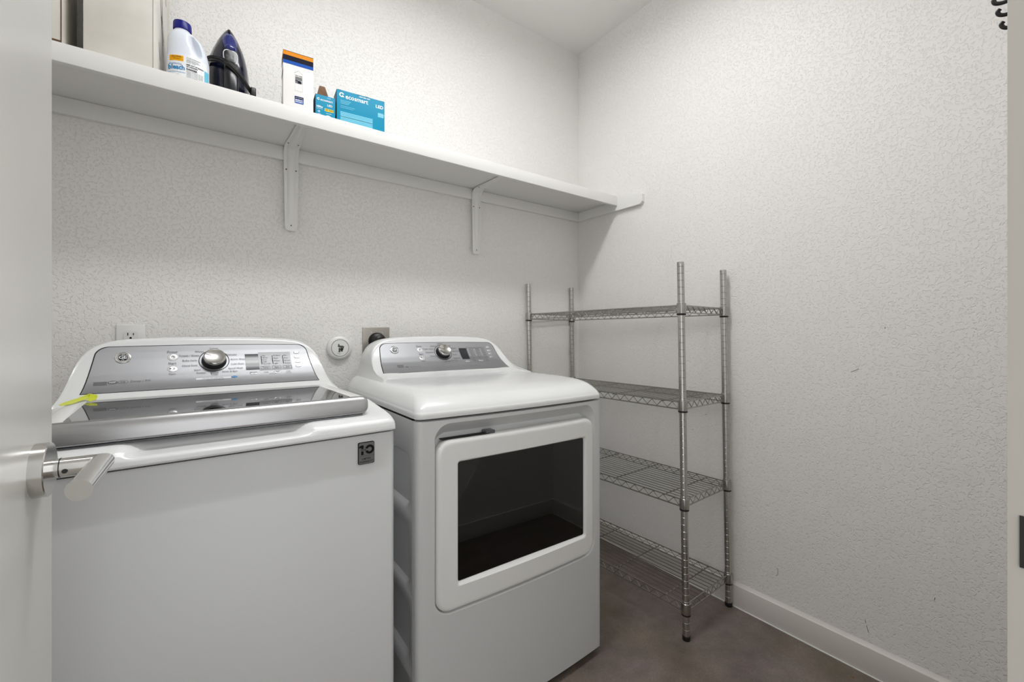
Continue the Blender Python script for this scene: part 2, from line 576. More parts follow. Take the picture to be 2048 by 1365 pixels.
bracket(-1.5100, 0.050, 0.042, 'white steel shelf bracket on the wall between washer and dryer')
bracket(-0.7025, 0.050, 0.042, 'white steel shelf bracket near the corner, above the right side of the dryer')

# ------------------------------------------------------------------ laundry machines
PROF_W = [(-0.030, 0.952), (-0.005, 0.966), (0.012, 0.976), (0.027, 0.988), (0.045, 1.007), (0.060, 1.026), (0.072, 1.043), (0.084, 1.063), (0.094, 1.082), (0.105, 1.105)]
PROF_D = [(-0.42, 0.9560), (-0.395, 0.9592), (-0.368, 0.9612), (-0.340, 0.9650), (-0.3136, 0.972), (-0.288, 0.985), (-0.260, 1.0045), (-0.240, 1.0245), (-0.2255, 1.0437), (-0.211, 1.0648), (-0.199, 1.083), (-0.188, 1.105)]

class Panel:
    """curved console front: (x, s) with s the arc length from the panel's lower edge"""
    def __init__(s, prof, first=1):
        s.p = prof
        s.q = prof[first:]
        s.acc = [0.0]
        for a, b in zip(s.q[:-1], s.q[1:]):
            s.acc.append(s.acc[-1] + math.hypot(b[0] - a[0], b[1] - a[1]))
    def at(s, t):
        q = s.q
        i = 0
        while i < len(s.acc) - 2 and t > s.acc[i + 1]:
            i += 1
        k = (t - s.acc[i]) / (s.acc[i + 1] - s.acc[i])
        y = q[i][0] + (q[i + 1][0] - q[i][0]) * k
        z = q[i][1] + (q[i + 1][1] - q[i][1]) * k
        return y, z
    def normal(s, t):
        e = 0.012
        a, b = s.at(t - e), s.at(t + e)
        n = Vector((0, -(b[1] - a[1]), b[0] - a[0])).normalized()
        return n
    def map(s, off):
        def f(x, t):
            y, z = s.at(t)
            n = s.normal(t)
            return (x, y + n.y * off, z + n.z * off)
        return f
    def yz(s, z):
        q = s.p
        for a, b in zip(q[:-1], q[1:]):
            if z <= b[1] or b is q[-1]:
                return a[0] + (b[0] - a[0]) * (z - a[1]) / (b[1] - a[1])

def console(root, prof, yback, zbase, xs_base, s_len, ds, cycle_l, cycle_r, kind):
    P = Panel(prof, 1 if kind == 'washer' else 4)
    # white moulded shell, lofted across x
    xmax = xs_base
    stations = [-xmax + 0.0008, -xmax + 0.004, -xmax + 0.010, -0.311, -0.3065, -0.303, -0.300, -0.296, -0.291, -0.285, -0.277, -0.268, -0.256, -0.243, -0.228, -0.21, -0.19, -0.15, -0.10, -0.05, 0.0]
    stations = [x for x in stations if True]
    stations = stations + [-x for x in reversed(stations[:-1])]
    hk = [(0.0, 1.1045), (0.10, 1.1035), (0.19, 1.0990), (0.21, 1.0965), (0.228, 1.0930), (0.243, 1.0875), (0.256, 1.0805), (0.268, 1.071), (0.277, 1.060), (0.285, 1.045), (0.291, 1.028), (0.296, 1.008), (0.300, 0.988), (0.303, 0.974), (0.3065, 0.962), (0.311, 0.952), (0.317, 0.944), (0.325, 0.936), (0.35, 0.93)]
    def Hx(x):
        x = abs(x)
        for (a, h0), (b2, h1) in zip(hk[:-1], hk[1:]):
            if x <= b2:
                return h0 + (h1 - h0) * (x - a) / (b2 - a)
        return hk[-1][1]
    rings = []
    for x in stations:
        Ht = Hx(x)
        ring = []
        zt = max(Ht - 0.010, zbase + 0.001)
        z0 = zbase
        for k in range(15):
            z = z0 + (zt - z0) * k / 14
            ring.append((x, P.yz(max(z, prof[0][1])) if z >= prof[0][1] else prof[0][0] - (prof[0][1] - z) * 1.2, z))
        y1 = ring[-1][1]
        for k in range(1, 6):
            a = radians(90 * k / 5)
            ring.append((x, y1 + 0.002 * sin(a) + 0.016 * (1 - cos(a)), zt + (Ht - zt) * sin(a)))
        yt = ring[-1][1]
        ring.append((x, yt + (yback - yt) * 0.5, Ht - 0.0005))
        ring.append((x, yback - 0.012, Ht - 0.003))
        ring.append((x, yback, Ht - 0.012))
        ring.append((x, yback, zbase))
        rings.append(ring)
    b = MB().loft(rings, True, True, True)
    b.build('console', 'enamel', root, smooth=50)
    # silver control fascia with rounded upper corners
    def hw(t):
        w = 0.2700 - 0.135 * t + (0.09 * max(0, t - 0.06) ** 2 * 8) * 0.0
        w = max(w, 0.2496)
        r = 0.024
        k = t - (s_len - r)
        if k > 0:
            w -= r - sqrt(max(0, r * r - k * k))
        return w
    def plate(off, grow, s0, nm, m, par):
        nx, ny = 36, 30
        f = P.map(off)
        fb = P.map(-0.002)
        def top(u):
            return s_len + 0.0032 * (1 - (2 * u - 1) ** 2) + grow
        ts = []
        def pt(u, v, fn):
            # denser rows near the rounded top
            vv = 1 - (1 - v) ** 1.9
            tt = s0 + (top(u) - s0) * vv
            w = hw(min(tt * s_len / top(u), s_len)) + grow
            x = (2 * u - 1) * w
            return fn(x, tt)
        b = MB()
        b.grid(lambda u, v: pt(u, v, f), nx, ny)
        edge = [(u / nx, 0) for u in range(nx)] + [(1, v / ny) for v in range(ny)] + [(1 - u / nx, 1) for u in range(nx)] + [(0, 1 - v / ny) for v in range(ny)]
        b.loft([[pt(u, v, f) for u, v in edge], [pt(u, v, fb) for u, v in edge]], True)
        return b.build(nm, m, par, smooth=40)
    plate(0.0008, 0.0024, -0.0008, 'fascia_gasket', 'seam', root)
    fas = plate(0.0020, 0.0, 0.0, 'control_panel', 'silver', root)
    fas['label'] = 'brushed silver control panel'
    D = ds
    f3, f4, f5 = P.map(0.0024), P.map(0.0028), P.map(0.0032)
    # round emblem with the maker's monogram
    def frame(x, t, off):
        y, z = P.at(t)
        nn = P.normal(t)
        u = Vector((1, 0, 0))
        v = nn.cross(u)
        m = Matrix((u, v, nn)).transposed().to_4x4()
        m.translation = Vector((x, y, z)) + nn * off
        return m
    em = (-0.199, 0.116 + D)
    MB().lathe([(0.0165, 0.0), (0.0165, 0.0018), (0.0155, 0.0030), (0.0136, 0.0034), (0.0132, 0.0026), (0.0, 0.0026)], 48, frame(*em, 0.002), True, False).build('emblem', 'chrome', root)
    em_o = root.children[-1] if False else None
    fe = lambda u, v: tuple(frame(*em, 0.0046 + 0.0003) @ Vector((u, v, 0)))
    fe2 = lambda u, v: tuple(frame(*em, 0.0046 + 0.0006) @ Vector((u, v, 0)))
    scal = []
    for k in range(4):
        a = radians(45 + 90 * k)
        scal += [[(0.0068 * cos(a) + 0.0036 * cos(2 * pi * j / 16), 0.0068 * sin(a) + 0.0036 * sin(2 * pi * j / 16)) for j in range(16)]]
    flat('emblem_field', disc2(0, 0, 0.0100), fe, 'inkb', root)
    lt = []
    letters('emblem_monogram', [('G', -0.0037, 0.0, 0.0135, 'CENTER', 0.0003), ('E', 0.0042, 0.0, 0.0135, 'CENTER', 0.0003)], fe2, 'inkw', root)
    sw = []
    for k in range(4):
        a = radians(90 * k)
        sw += ring2(0.0090 * cos(a), 0.0090 * sin(a), 0.0026, 0.0018, 12)
    flat('emblem_swirl', sw, fe2, 'inkw', root)
    # dial: black ring print, dark skirt, chrome cap with pointer line
    kc = (0.0, 0.0985 + D)
    flat('dial_ring', ring2(kc[0], kc[1], 0.0372, 0.0354, 64), f3, 'inkb', root)
    km = frame(*kc, 0.002)
    dial = MB().lathe([(0.0305, 0.0), (0.0305, 0.002), (0.0285, 0.006), (0.0272, 0.016), (0.0265, 0.018)], 56, km).build('dial', 'black', root)
    MB().lathe([(0.0265, 0.018), (0.0272, 0.0185), (0.0270, 0.0225), (0.0255, 0.0245), (0.0238, 0.0252), (0.0225, 0.0246), (0.0, 0.0244)], 56, km, True, False).build('dial_cap', 'knobcap', dial)
    pa = radians(158)
    fk = lambda u, v: tuple(km @ Vector((u, v, 0.0256)))
    cs, sn = cos(pa), sin(pa)
    flat('dial_pointer', [[(0.002 * cs + 0.0006 * sn, 0.002 * sn - 0.0006 * cs), (0.0225 * cs + 0.0006 * sn, 0.0225 * sn - 0.0006 * cs), (0.0225 * cs - 0.0006 * sn, 0.0225 * sn + 0.0006 * cs), (0.002 * cs - 0.0006 * sn, 0.002 * sn + 0.0006 * cs)]], fk, 'inkb', dial)
    # push buttons
    def button(x, t, r, nm='button', a=1.0, m='btn', h=0.0016):
        mm = frame(x, t, 0.002) @ Matrix.Diagonal((1, a, 1, 1))
        return MB().lathe([(r, 0), (r * 0.97, h * 0.6), (r * 0.85, h), (r * 0.4, h * 0.7), (0, h * 0.6)], 32, mm, True, False).build(nm, m, root)
    button(-0.0953, 0.114 + D, 0.0115, 'power_button')
    button(-0.0960, 0.0755 + D, 0.0115, 'start_button')
    # display and option window
    disp = flat('display', [rect(0.0775, 0.1130, 0.0605 + D, 0.1180 + D)], f4, 'display', root, sub=8)
    flat('option_window', [rect(0.1130, 0.2032, 0.0565 + D, 0.1235 + D)], f4, 'option', root, sub=8)
    sl = []
    for x in (0.1207, 0.1510, 0.1803):
        sl += [rect(x - 0.0011, x + 0.0011, 0.0795 + D, 0.1115 + D)]
    for s_ in sl:
        flat('slot_surround', [rect(s_[0][0] - 0.0012, s_[1][0] + 0.0012, s_[0][1] - 0.0008, s_[2][1] + 0.0014)], f5, 'inkw', root)
        flat('level_slot', [s_], P.map(0.0036), 'inkb', root)
    bx = []
    for x in (0.1289, 0.1596, 0.1902):
        w, h, v = 0.0125, 0.0052, 0.0660 + D
        for r_ in (rect(x - w, x + w, v - h, v - h + 0.0006), rect(x - w, x + w, v + h - 0.0006, v + h), rect(x - w, x - w + 0.0006, v - h, v + h), rect(x + w - 0.0006, x + w, v - h, v + h)):
            bx.append(r_)
    flat('option_outline', bx, f5, 'ink', root)
    for v in (0.1208, 0.1034, 0.0862, 0.0688):
        t = v + D
        pts = rrect(-0.0082, 0.0082, -0.0046, 0.0046, 0.0040, 2, 4)
        mm = frame(0.2222, t, 0.002)
        MB().loft([[tuple(mm @ Vector((p[0] * k, p[1] * k, h))) for p in pts] for k, h in ((1, 0), (0.98, 0.001), (0.85, 0.0018))], True, True, True).build('option_button', 'btn', root)
    for x in (0.0955, 0.1600):
        pts = rrect(-0.0098, 0.0098, -0.0045, 0.0045, 0.0040, 2, 4)
        mm = frame(x, 0.0482 + D, 0.002)
        MB().loft([[tuple(mm @ Vector((p[0] * k, p[1] * k, h))) for p in pts] for k, h in ((1, 0), (0.98, 0.0008), (0.85, 0.0012))], True, True, True).build('option_button', 'btn', root)
    t1, t2 = 0.0060, 0.0052
    txt = [('Power', -0.0960, 0.1305 + D, 0.0090), ('Start', -0.0965, 0.0930 + D, 0.0092), ('Pause', -0.0968, 0.0565 + D, 0.0066)]
    txt += [('||', -0.0922, 0.0758 + D, 0.0062), ('\u2022', -0.0965, 0.0870 + D, 0.005)]
    for tx, x, v, al in cycle_l + cycle_r:
        txt.append((tx, x, v, 0.0073, al))
    for i, w in enumerate([('Hot', 'Warm', 'Cool', 'Cold', 'Tap Cold'), ('Ex Heavy', 'Heavy', 'Medium', 'Light'), ('Max', 'More', 'Normal', 'No Spin')]):
        x = (0.1235, 0.1540, 0.1832)[i]
        for j, s_ in enumerate(w):
            txt.append((s_, x, 0.1105 + D - j * 0.030 / (len(w) - 1), 0.0052, 'LEFT'))
    txt += [('Temp', 0.1289, 0.0660 + D, 0.0068), ('Spin' if kind == 'washer' else 'Time', 0.1596, 0.0660 + D, 0.0068), ('Soil' if kind == 'washer' else 'Level', 0.1902, 0.0660 + D, 0.0068)]
    txt += [('My Cycle', 0.0955, 0.0482 + D, 0.0050), ('Delay', 0.1289, 0.0482 + D, 0.0058), ('Start', 0.1600, 0.0482 + D, 0.0056), ('Lock', 0.1900, 0.0482 + D, 0.0058), ('Controls', 0.1900, 0.0420 + D, 0.0044), ('hold 3 sec', 0.1455, 0.0405 + D, 0.0044)]
    for v, s_ in zip((0.1208, 0.1034, 0.0862, 0.0688), ('Volume', 'Extra', 'Sound', 'Signal')):
        txt.append((s_, 0.2222, v + D, 0.0050))
    letters('button_lettering', [t for t in txt if t[1] < -0.07], P.map(0.0042), 'ink', root)
    letters('cycle_lettering', [t for t in txt if -0.07 <= t[1] < 0.07], P.map(0.0042), 'ink', root)
    letters('option_lettering', [t for t in txt if 0.07 <= t[1] < 0.212], P.map(0.0042), 'ink', root)
    letters('side_lettering', [t for t in txt if t[1] >= 0.212], P.map(0.0042), 'ink', root)
    flat('start_symbol', [[(-0.1022, 0.0780 + D), (-0.1022, 0.0730 + D), (-0.0975, 0.0755 + D)]], P.map(0.0045), 'inkb', root)
    flat('power_symbol', ring2(-0.0953, 0.114 + D, 0.0036, 0.0029, 24) + [rect(-0.0957, -0.0949, 0.114 + D, 0.1182 + D)], P.map(0.0045), 'ink', root)
    return P, f3, f4, frame

def feet(root, x, y0, y1):
    for sx in (-x, x):
        for y in (y0, y1):
            MB().lathe([(0.022, 0.0), (0.024, 0.006), (0.012, 0.010), (0.010, 0.024)], 16, Matrix.Translation((sx, y, 0))).build('leveling_foot', 'black', root)

def outline(hw, yf, yb, r, bow, nf=72, rb=0.012):
    """plan outline of a machine, front at -y and bowed; same count every time"""
    pts = []
    for k in range(nf + 1):
        t = -1 + 2 * k / nf
        x = (hw - r) * t
        pts.append((x, yf - bow * (1 - (x / hw) ** 2)))
    yc = pts[-1][1]
    for k in range(1, 9):
        a = radians(-90 + 90 * k / 8)
        pts.append((hw - r + r * cos(a), yc + r + r * sin(a)))
    for k in range(1, 12):
        pts.append((hw, yc + r + (yb - rb - yc - r) * k / 12))
    for k in range(0, 5):
        a = radians(90 * k / 4)
        pts.append((hw - rb + rb * cos(a), yb - rb + rb * sin(a)))
    for k in range(0, 5):
        a = radians(90 + 90 * k / 4)
        pts.append((-hw + rb + rb * cos(a), yb - rb + rb * sin(a)))
    for k in range(11, 0, -1):
        pts.append((-hw, yc + r + (yb - rb - yc - r) * k / 12))
    for k in range(8, 0, -1):
        a = radians(-90 + 90 * k / 8)
        pts.append((-hw + r - r * cos(a), yc + r + r * sin(a)))
    return pts

def sstep(a, b, x):
    t = max(0, min(1, (x - a) / (b - a)))
    return t * t * (3 - 2 * t)

# ---- washer
wa = empty('washing_machine', (-1.748, -0.348, 0.0), radians(3.03))
tag(wa, 'white top-loading washing machine with tinted glass lid, left of the dryer', 'washing machine')
HW = 0.343
b = MB()
b.loft([[(x, y, z) for x, y in outline(h, yf, 0.22, r, 0.004)] for z, h, yf, r in
        ((0.022, HW - 0.006, -0.430, 0.010), (0.026, HW - 0.001, -0.4345, 0.012), (0.866, HW - 0.001, -0.4345, 0.012), (0.8695, HW - 0.003, -0.4325, 0.011))], True, True, True)
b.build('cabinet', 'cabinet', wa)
MB().loft([[(x, y, z) for x, y in outline(HW - 0.006, -0.428, 0.215, 0.01, 0.004)] for z in (0.8695, 0.8765)], True).build('seam_gasket', 'seam', wa)
feet(wa, 0.29, -0.38, 0.17)
lev = [(0.8735, 0.003, 0.003), (0.8755, 0.000, 0.0), (0.879, 0.0, 0.0)]
prevs = [(0.879, 0.0, 0.0), (0.886, 0.0008, 0.0002), (0.894, 0.003, 0.001), (0.901, 0.010, 0.003), (0.909, 0.0215, 0.006), (0.9145, 0.038, 0.009), (0.920, 0.057, 0.012), (0.928, 0.085, 0.017), (0.936, 0.116, 0.022), (0.9405, 0.155, 0.028), (0.9436, 0.20, 0.036), (0.945, 0.25, 0.045)]
for (z0, f0, s0), (z1, f1, s1) in zip(prevs[:-1], prevs[1:]):
    for k in range(1, 4):
        t = k / 3
        lev.append((z0 + (z1 - z0) * t, f0 + (f1 - f0) * t, s0 + (s1 - s0) * t))
rings = []
for z, fi, si in lev:
    ring = []
    for x, y in outline(HW - si, -0.444 + fi, 0.216, 0.012 + si * 0.7, 0.004):
        # finger scoop moulded into the apron under the lid's bar
        if y < -0.30:
            m_ = sstep(-0.178, -0.128, x) * (1 - sstep(0.103, 0.157, x)) * sstep(0.8875, 0.897, z)
            y += m_ * 0.034 * (1 - sstep(0.918, 0.926, z) * 0.0)
        ring.append((x, y, z))
    rings.append(ring)
MB().loft(rings, True, True, True).build('worktop', 'enamel', wa, smooth=60)

# lid: white frame, tinted glass, satin bar along its front
def lidf(hw, yf, yb, z, r):
    return [(x, y, z) for x, y in rrect(-hw, hw, yf, yb, r, 8, 6)]
MB().loft([lidf(0.287, -0.398, -0.030, 0.942, 0.02), lidf(0.287, -0.398, -0.030, 0.950, 0.02), lidf(0.285, -0.396, -0.032, 0.9535, 0.02), lidf(0.281, -0.392, -0.036, 0.9552, 0.018),
           lidf(0.2535, -0.376, -0.047, 0.9556, 0.010), lidf(0.2525, -0.375, -0.048, 0.9548, 0.010)], True, True, True).build('lid_frame', 'plastic', wa, smooth=50)
MB().loft([lidf(0.2522, -0.3747, -0.0483, 0.9500, 0.010), lidf(0.2522, -0.3747, -0.0483, 0.9553, 0.010)], True, True, True).build('lid_glass', 'lidglass', wa, smooth=20)
bp = [(-0.388, 0.9578), (-0.3930, 0.9583), (-0.3972, 0.9574), (-0.4008, 0.9547), (-0.4050, 0.9490), (-0.4085, 0.9425), (-0.4112, 0.9355), (-0.4130, 0.9285), (-0.4136, 0.9230), (-0.4133, 0.9195), (-0.4110, 0.9170), (-0.404, 0.9165), (-0.395, 0.918)]
rings = []
xe, re_ = 0.2840, 0.022
xs = [xe - re_ + re_ * sin(radians(90 * k / 10)) for k in range(11)]
xs = [-x for x in reversed(xs)] + [-0.2, -0.1, 0, 0.1, 0.2] + xs
zc = 0.9500
for x in xs:
    k = max(0, abs(x) - (xe - re_)) / re_
    kk = max(0.02, sqrt(max(0, 1 - k * k)))
    kk = 0.42 + 0.58 * kk if k < 0.999 else 0.42
    rings.append([(x, -0.392 + (y + 0.392) * (0.55 + 0.45 * sqrt(max(0, 1 - k ** 4))) - 0.004 * (1 - (x / 0.284) ** 2), zc + (z - zc) * kk) for y, z in bp])
bar = MB().loft(rings, True, True, True).build('lid_bar', 'bar', wa, smooth=50)
bar['label'] = 'satin silver bar along the lid front'
# thin lip under the bar
MB().loft([[(x, y - 0.004 * (1 - (x / 0.284) ** 2), z) for y, z in [(-0.4095, 0.9168), (-0.4130, 0.9166), (-0.4135, 0.9158), (-0.4115, 0.9148), (-0.404, 0.9145), (-0.404, 0.9165)]] for x in [-0.268 + 0.536 * k / 10 for k in range(11)]], True, True, True).build('lid_lip', 'irongrey', wa, smooth=60)

cl = [('Whites', -0.024, 0.1300, 'RIGHT'), ('Towels / Sheets', -0.0345, 0.1172, 'RIGHT'), ('Bulky Items', -0.0400, 0.1010, 'RIGHT'), ('Heavy Duty', -0.0400, 0.0836, 'RIGHT'), ('Jeans', -0.033, 0.0675, 'RIGHT'), ('Sanitize', -0.021, 0.0562, 'RIGHT'), ('Colors', 0.0, 0.1395, 'CENTER')]
cr = [('Delicates', 0.0300, 0.1175, 'LEFT'), ('Active Wear', 0.0400, 0.1010, 'LEFT'), ('Cold Wash', 0.0400, 0.0838, 'LEFT'), ('Speed Wash', 0.0330, 0.0682, 'LEFT'), ('Drain & Spin', 0.0175, 0.0570, 'LEFT'), ('Basket', -0.0010, 0.0545, 'CENTER'), ('Clean', -0.0010, 0.0480, 'CENTER')]
P, f3, f4, fr = console(wa, PROF_W, 0.205, 0.925, 0.322, 0.1490, 0.0, cl, cr, 'washer')
flat('clear_sticker', [rect(-0.0446, 0.0376, 0.0315, 0.0385)], f3, 'inkw', wa, sub=4)
flat('blue_mark', disc2(0.0460, 0.0365, 0.0072, a=0.62), f3, 'inkblue', wa)
letters('sticker_lettering', [('Choose the wash cycle', -0.006, 0.035, 0.0052), ('Water Level Options', 0.0, 0.0285, 0.0048)], f4, 'ink', wa)
letters('quick_mark_lettering', [('More', 0.046, 0.0365, 0.0045)], P.map(0.0032), 'inkw', wa)
flat('certification_mark', [rect(-0.2515, -0.2265, 0.0355, 0.0420), rect(-0.2515, -0.2265, 0.0290, 0.0350)] + disc2(-0.2160, 0.0378, 0.0100, a=0.62) + ring2(-0.1960, 0.0378, 0.0102, 0.0090, 32, a=0.62), f3, 'inkg', wa)
letters('certification_lettering', [('NSF', -0.2160, 0.0378, 0.0075)], f4, 'inkw', wa)
letters('feature_lettering', [('he', -0.1960, 0.0378, 0.0100), ('Deep / Fill', -0.1825, 0.0382, 0.0098, 'LEFT')], f4, 'inkg', wa)
# warranty badge on the front
bx0, bx1, bz0, bz1 = 0.248, 0.2868, 0.8010, 0.8532
bd = [(x, -0.4400, z) for x, z in rrect(bx0, bx1, bz0, bz1, 0.003, 2, 4)]
MB().loft([bd, [(x, -0.4362, z) for x, y, z in bd]], True, True, True).build('warranty_badge', 'inkb', wa, smooth=30)
fb_ = lambda u, v: (u, -0.4402, v)
flat('badge_field', [[(x, z) for x, z in rrect(bx0 + 0.0012, bx1 - 0.0012, bz0 + 0.0012, bz1 - 0.0012, 0.0024, 2, 4)]], fb_, 'badge', wa)
fb2 = lambda u, v: (u, -0.4405, v)
num = [rect(0.2545, 0.2603, 0.8235, 0.8322), rect(0.2545, 0.2603, 0.8380, 0.8465), [(0.2498, 0.8400), (0.2546, 0.8412), (0.2546, 0.8465), (0.2498, 0.8445)]]
o_ = ring2(0.2750, 0.8352, 0.0110, 0.0052, 40)
flat('badge_numeral', num + [q for q in o_ if not (q[0][0] < 0.275 and abs((q[1][1] + q[2][1]) / 2 - 0.8352) < 0.0026)] + [rect(0.2515, 0.2855, 0.8203, 0.8207)], fb2, 'inkb', wa)
letters('badge_lettering', [('YEAR', 0.2600, 0.8351, 0.0048, 'CENTER', 0.0001, 1.2), ('LIMITED', 0.2672, 0.8135, 0.0060, 'CENTER', 0.0001), ('WARRANTY', 0.2672, 0.8065, 0.0060, 'CENTER', 0.0001)], fb2, 'inkb', wa)

# ---- dryer
dr = empty('clothes_dryer', (-0.987, 0.0, 0.0))
tag(dr, 'white front-loading clothes dryer with square dark window, right of the washer', 'dryer')
YS = -0.7485
BOW = 0.014
def bow(x):
    return -BOW * (1 - (x / HW) ** 2)
# body: back, right side, underside; left side is pressed with shallow recesses
b = MB()
b.box(-HW + 0.014, HW - 0.001, YS + 0.004, -0.10, 0.022, 0.885)
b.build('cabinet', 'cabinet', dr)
b = MB()
zs = [0.022, 0.2020, 0.4150, 0.6270, 0.885]
cells = [(0.05, 0.195), (0.2350, 0.3950), (0.4300, 0.6050), (0.6420, 0.7950)]
for i, (c0, c1) in enumerate(cells):
    def ring(y0, y1, z0, z1, r, x):
        return [(x, yy, zz) for yy, zz in rrect(y0, y1, z0, z1, r, 8, 6)]
    b.loft([ring(YS + 0.001, -0.10, zs[i], zs[i + 1], 1e-4, -HW), ring(-0.7275, -0.16, c0, c1, 0.036, -HW), ring(-0.7215, -0.166, c0 + 0.006, c1 - 0.006, 0.034, -HW + 0.004), ring(-0.717, -0.17, c0 + 0.012, c1 - 0.010, 0.030, -HW + 0.0125)], True, False, True)
b.loft([[(-HW, YS + 0.001, z), (-HW + 0.014, YS + 0.001, z)] for z in (0.022, 0.885)], False)
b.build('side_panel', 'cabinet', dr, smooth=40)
feet(dr, 0.30, -0.70, -0.16)
MB().box(-HW + 0.004, HW - 0.004, YS + 0.02, -0.105, 0.880, 0.893).build('seam_gasket', 'seam', dr, smooth=0)
# front panel with the recess the door sits in
def fr_ring(x0, x1, z0, z1, r, y, bw=1.0, ns=16, nc=8):
    return [(x, y + bow(x) * bw, z) for x, z in rrect(x0, x1, z0, z1, r, ns, nc)]
RX0, RX1, RZ0, RZ1 = -0.2955, 0.3035, 0.3600, 0.8735
b = MB()
b.loft([fr_ring(-HW + 0.0003, HW, 0.022, 0.8845, 2e-4, YS - 0.001, 0), fr_ring(-HW + 0.0003, HW, 0.022, 0.8845, 2e-4, -0.760, 0.6), fr_ring(-HW + 0.003, HW - 0.003, 0.0235, 0.8838, 4e-4, -0.7685, 0.9),
        fr_ring(-HW + 0.008, HW - 0.008, 0.025, 0.8835, 0.001, -0.7728), fr_ring(-HW + 0.016, HW - 0.016, 0.027, 0.883, 0.002, -0.7745), fr_ring(-HW + 0.020, HW - 0.020, 0.031, 0.8825, 0.003, -0.7745), fr_ring(RX0 - 0.004, RX1 + 0.004, RZ0 - 0.004, RZ1 + 0.004, 0.048, -0.7745),
        fr_ring(RX0, RX1, RZ0, RZ1, 0.046, -0.7745), fr_ring(RX0 + 0.0025, RX1 - 0.003, RZ0 + 0.0025, RZ1 - 0.002, 0.044, -0.7725),
        fr_ring(RX0 + 0.004, RX1 - 0.010, RZ0 + 0.004, RZ1 - 0.010, 0.042, -0.765), fr_ring(RX0 + 0.006, RX1 - 0.018, RZ0 + 0.006, RZ1 - 0.020, 0.040, -0.752), fr_ring(RX0 + 0.012, RX1 - 0.024, RZ0 + 0.012, RZ1 - 0.030, 0.036, -0.744)], True, False, True)
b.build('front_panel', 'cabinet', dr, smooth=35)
# door: slab with rounded edge and a bevelled window opening
DX_0, DX_1, DZ0, DZ1 = -0.2895, 0.3005, 0.3655, 0.8285
GX0, GX1, GZ0, GZ1 = -0.2240, 0.2520, 0.4375, 0.7625
yD = -0.7775
rings = [fr_ring(DX_0 + 0.006, DX_1 - 0.006, DZ0 + 0.006, DZ1 - 0.006, 0.034, -0.7475, 0), fr_ring(DX_0, DX_1, DZ0, DZ1, 0.040, -0.760, 0.5)]
for k in range(0, 6):
    a = radians(90 * k / 5)
    e = 0.012 * (1 - cos(a))
    rings.append(fr_ring(DX_0 + e, DX_1 - e, DZ0 + e, DZ1 - e, 0.040 - e * 0.5, -0.7655 - 0.012 * sin(a), 0.9))
rings += [fr_ring(DX_0 + 0.016, DX_1 - 0.016, DZ0 + 0.016, DZ1 - 0.016, 0.030, yD, 0.9), fr_ring(GX0 - 0.0105, GX1 + 0.0105, GZ0 - 0.012, GZ1 + 0.0105, 0.012, yD, 0.9), fr_ring(GX0 - 0.007, GX1 + 0.007, GZ0 - 0.0085, GZ1 + 0.007, 0.010, yD, 0.9), fr_ring(GX0 - 0.004, GX1 + 0.004, GZ0 - 0.006, GZ1 + 0.004, 0.008, yD + 0.0015, 0.8),
          fr_ring(GX0, GX1, GZ0, GZ1, 0.005, yD + 0.0070, 0.3)]
dd = MB().loft(rings, True).build('door', 'plastic', dr, smooth=40)
yG = -0.7755
pn = MB().poly([(x, yG, z) for x, z in rrect(GX0 + 0.0003, GX1 - 0.0003, GZ0 + 0.0003, GZ1 - 0.0003, 0.005, 4, 4)], (0, 0.003, 0)).build('window_pane', 'pane', dd, smooth=0)
pn['label'] = 'smoked dark window'
MB().box(GX0 - 0.006, GX1 + 0.006, -0.7490, -0.7470, GZ0 - 0.006, GZ1 + 0.006).build('inner_liner', 'black', dd, smooth=0)
# inner door bowl ring seen faintly through the pane
rr = []
for k in range(49):
    a = 2 * pi * k / 48
    e = 2 / 2.9
    x = 0.014 + 0.205 * abs(cos(a)) ** e * (1 if cos(a) >= 0 else -1)
    z = 0.608 + 0.152 * abs(sin(a)) ** e * (1 if sin(a) >= 0 else -1)
    rr.append((x, -0.7525, z))
MB().tube(rr, 0.0030, 6, False).build('bowl_ring', 'plastic', dd)
ar = []
for k in range(25):
    a = radians(150 + 95 * k / 24)
    ar.append((0.02 + 0.185 * cos(a), -0.7535, 0.64 + 0.185 * sin(a)))
MB().tube(ar, 0.0028, 6).build('drum_edge', 'plastic', dd)
# black strip as the finger gap's shade, and latch at the door's top edge
MB().poly([(-0.272, yD + 0.003, 0.8292), (-0.128, yD - 0.004, 0.8292), (-0.122, yD - 0.004, 0.8312), (-0.270, yD + 0.003, 0.8306)], (0, 0.020, 0)).build('finger_gap_shade', 'seam', dd, smooth=0)
MB().box(-0.136, -0.106, yD - 0.0035, yD + 0.024, 0.8285, 0.8375, 0.002).build('door_latch', 'irongrey', dd)
# moulded top
lv = [(0.8895, 0.004, 0.004), (0.8905, 0.0005, 0.0), (0.893, 0.0, 0.0), (0.904, 0.0, 0.0), (0.9075, 0.0025, 0.0015), (0.914, 0.006, 0.003), (0.921, 0.012, 0.006), (0.930, 0.0225, 0.0105), (0.940, 0.036, 0.017), (0.946, 0.051, 0.0225), (0.951, 0.071, 0.029), (0.9542, 0.092, 0.035), (0.956, 0.112, 0.041), (0.9578, 0.140, 0.050), (0.959, 0.17, 0.062), (0.9597, 0.20, 0.08)]
dense = []
for i in range(len(lv) - 1):
    for k in range(2):
        t = k / 2
        dense.append(tuple(a + (c - a) * t for a, c in zip(lv[i], lv[i + 1])))
dense.append(lv[-1])
MB().loft([[(x, y, z) for x, y in outline(HW - si, -0.776 + fi, -0.095 - min(si * 0.5, 0.02), 0.022 + si * 0.55, BOW)] for z, fi, si in dense], True, True, True).build('top', 'enamel', dr, smooth=60)
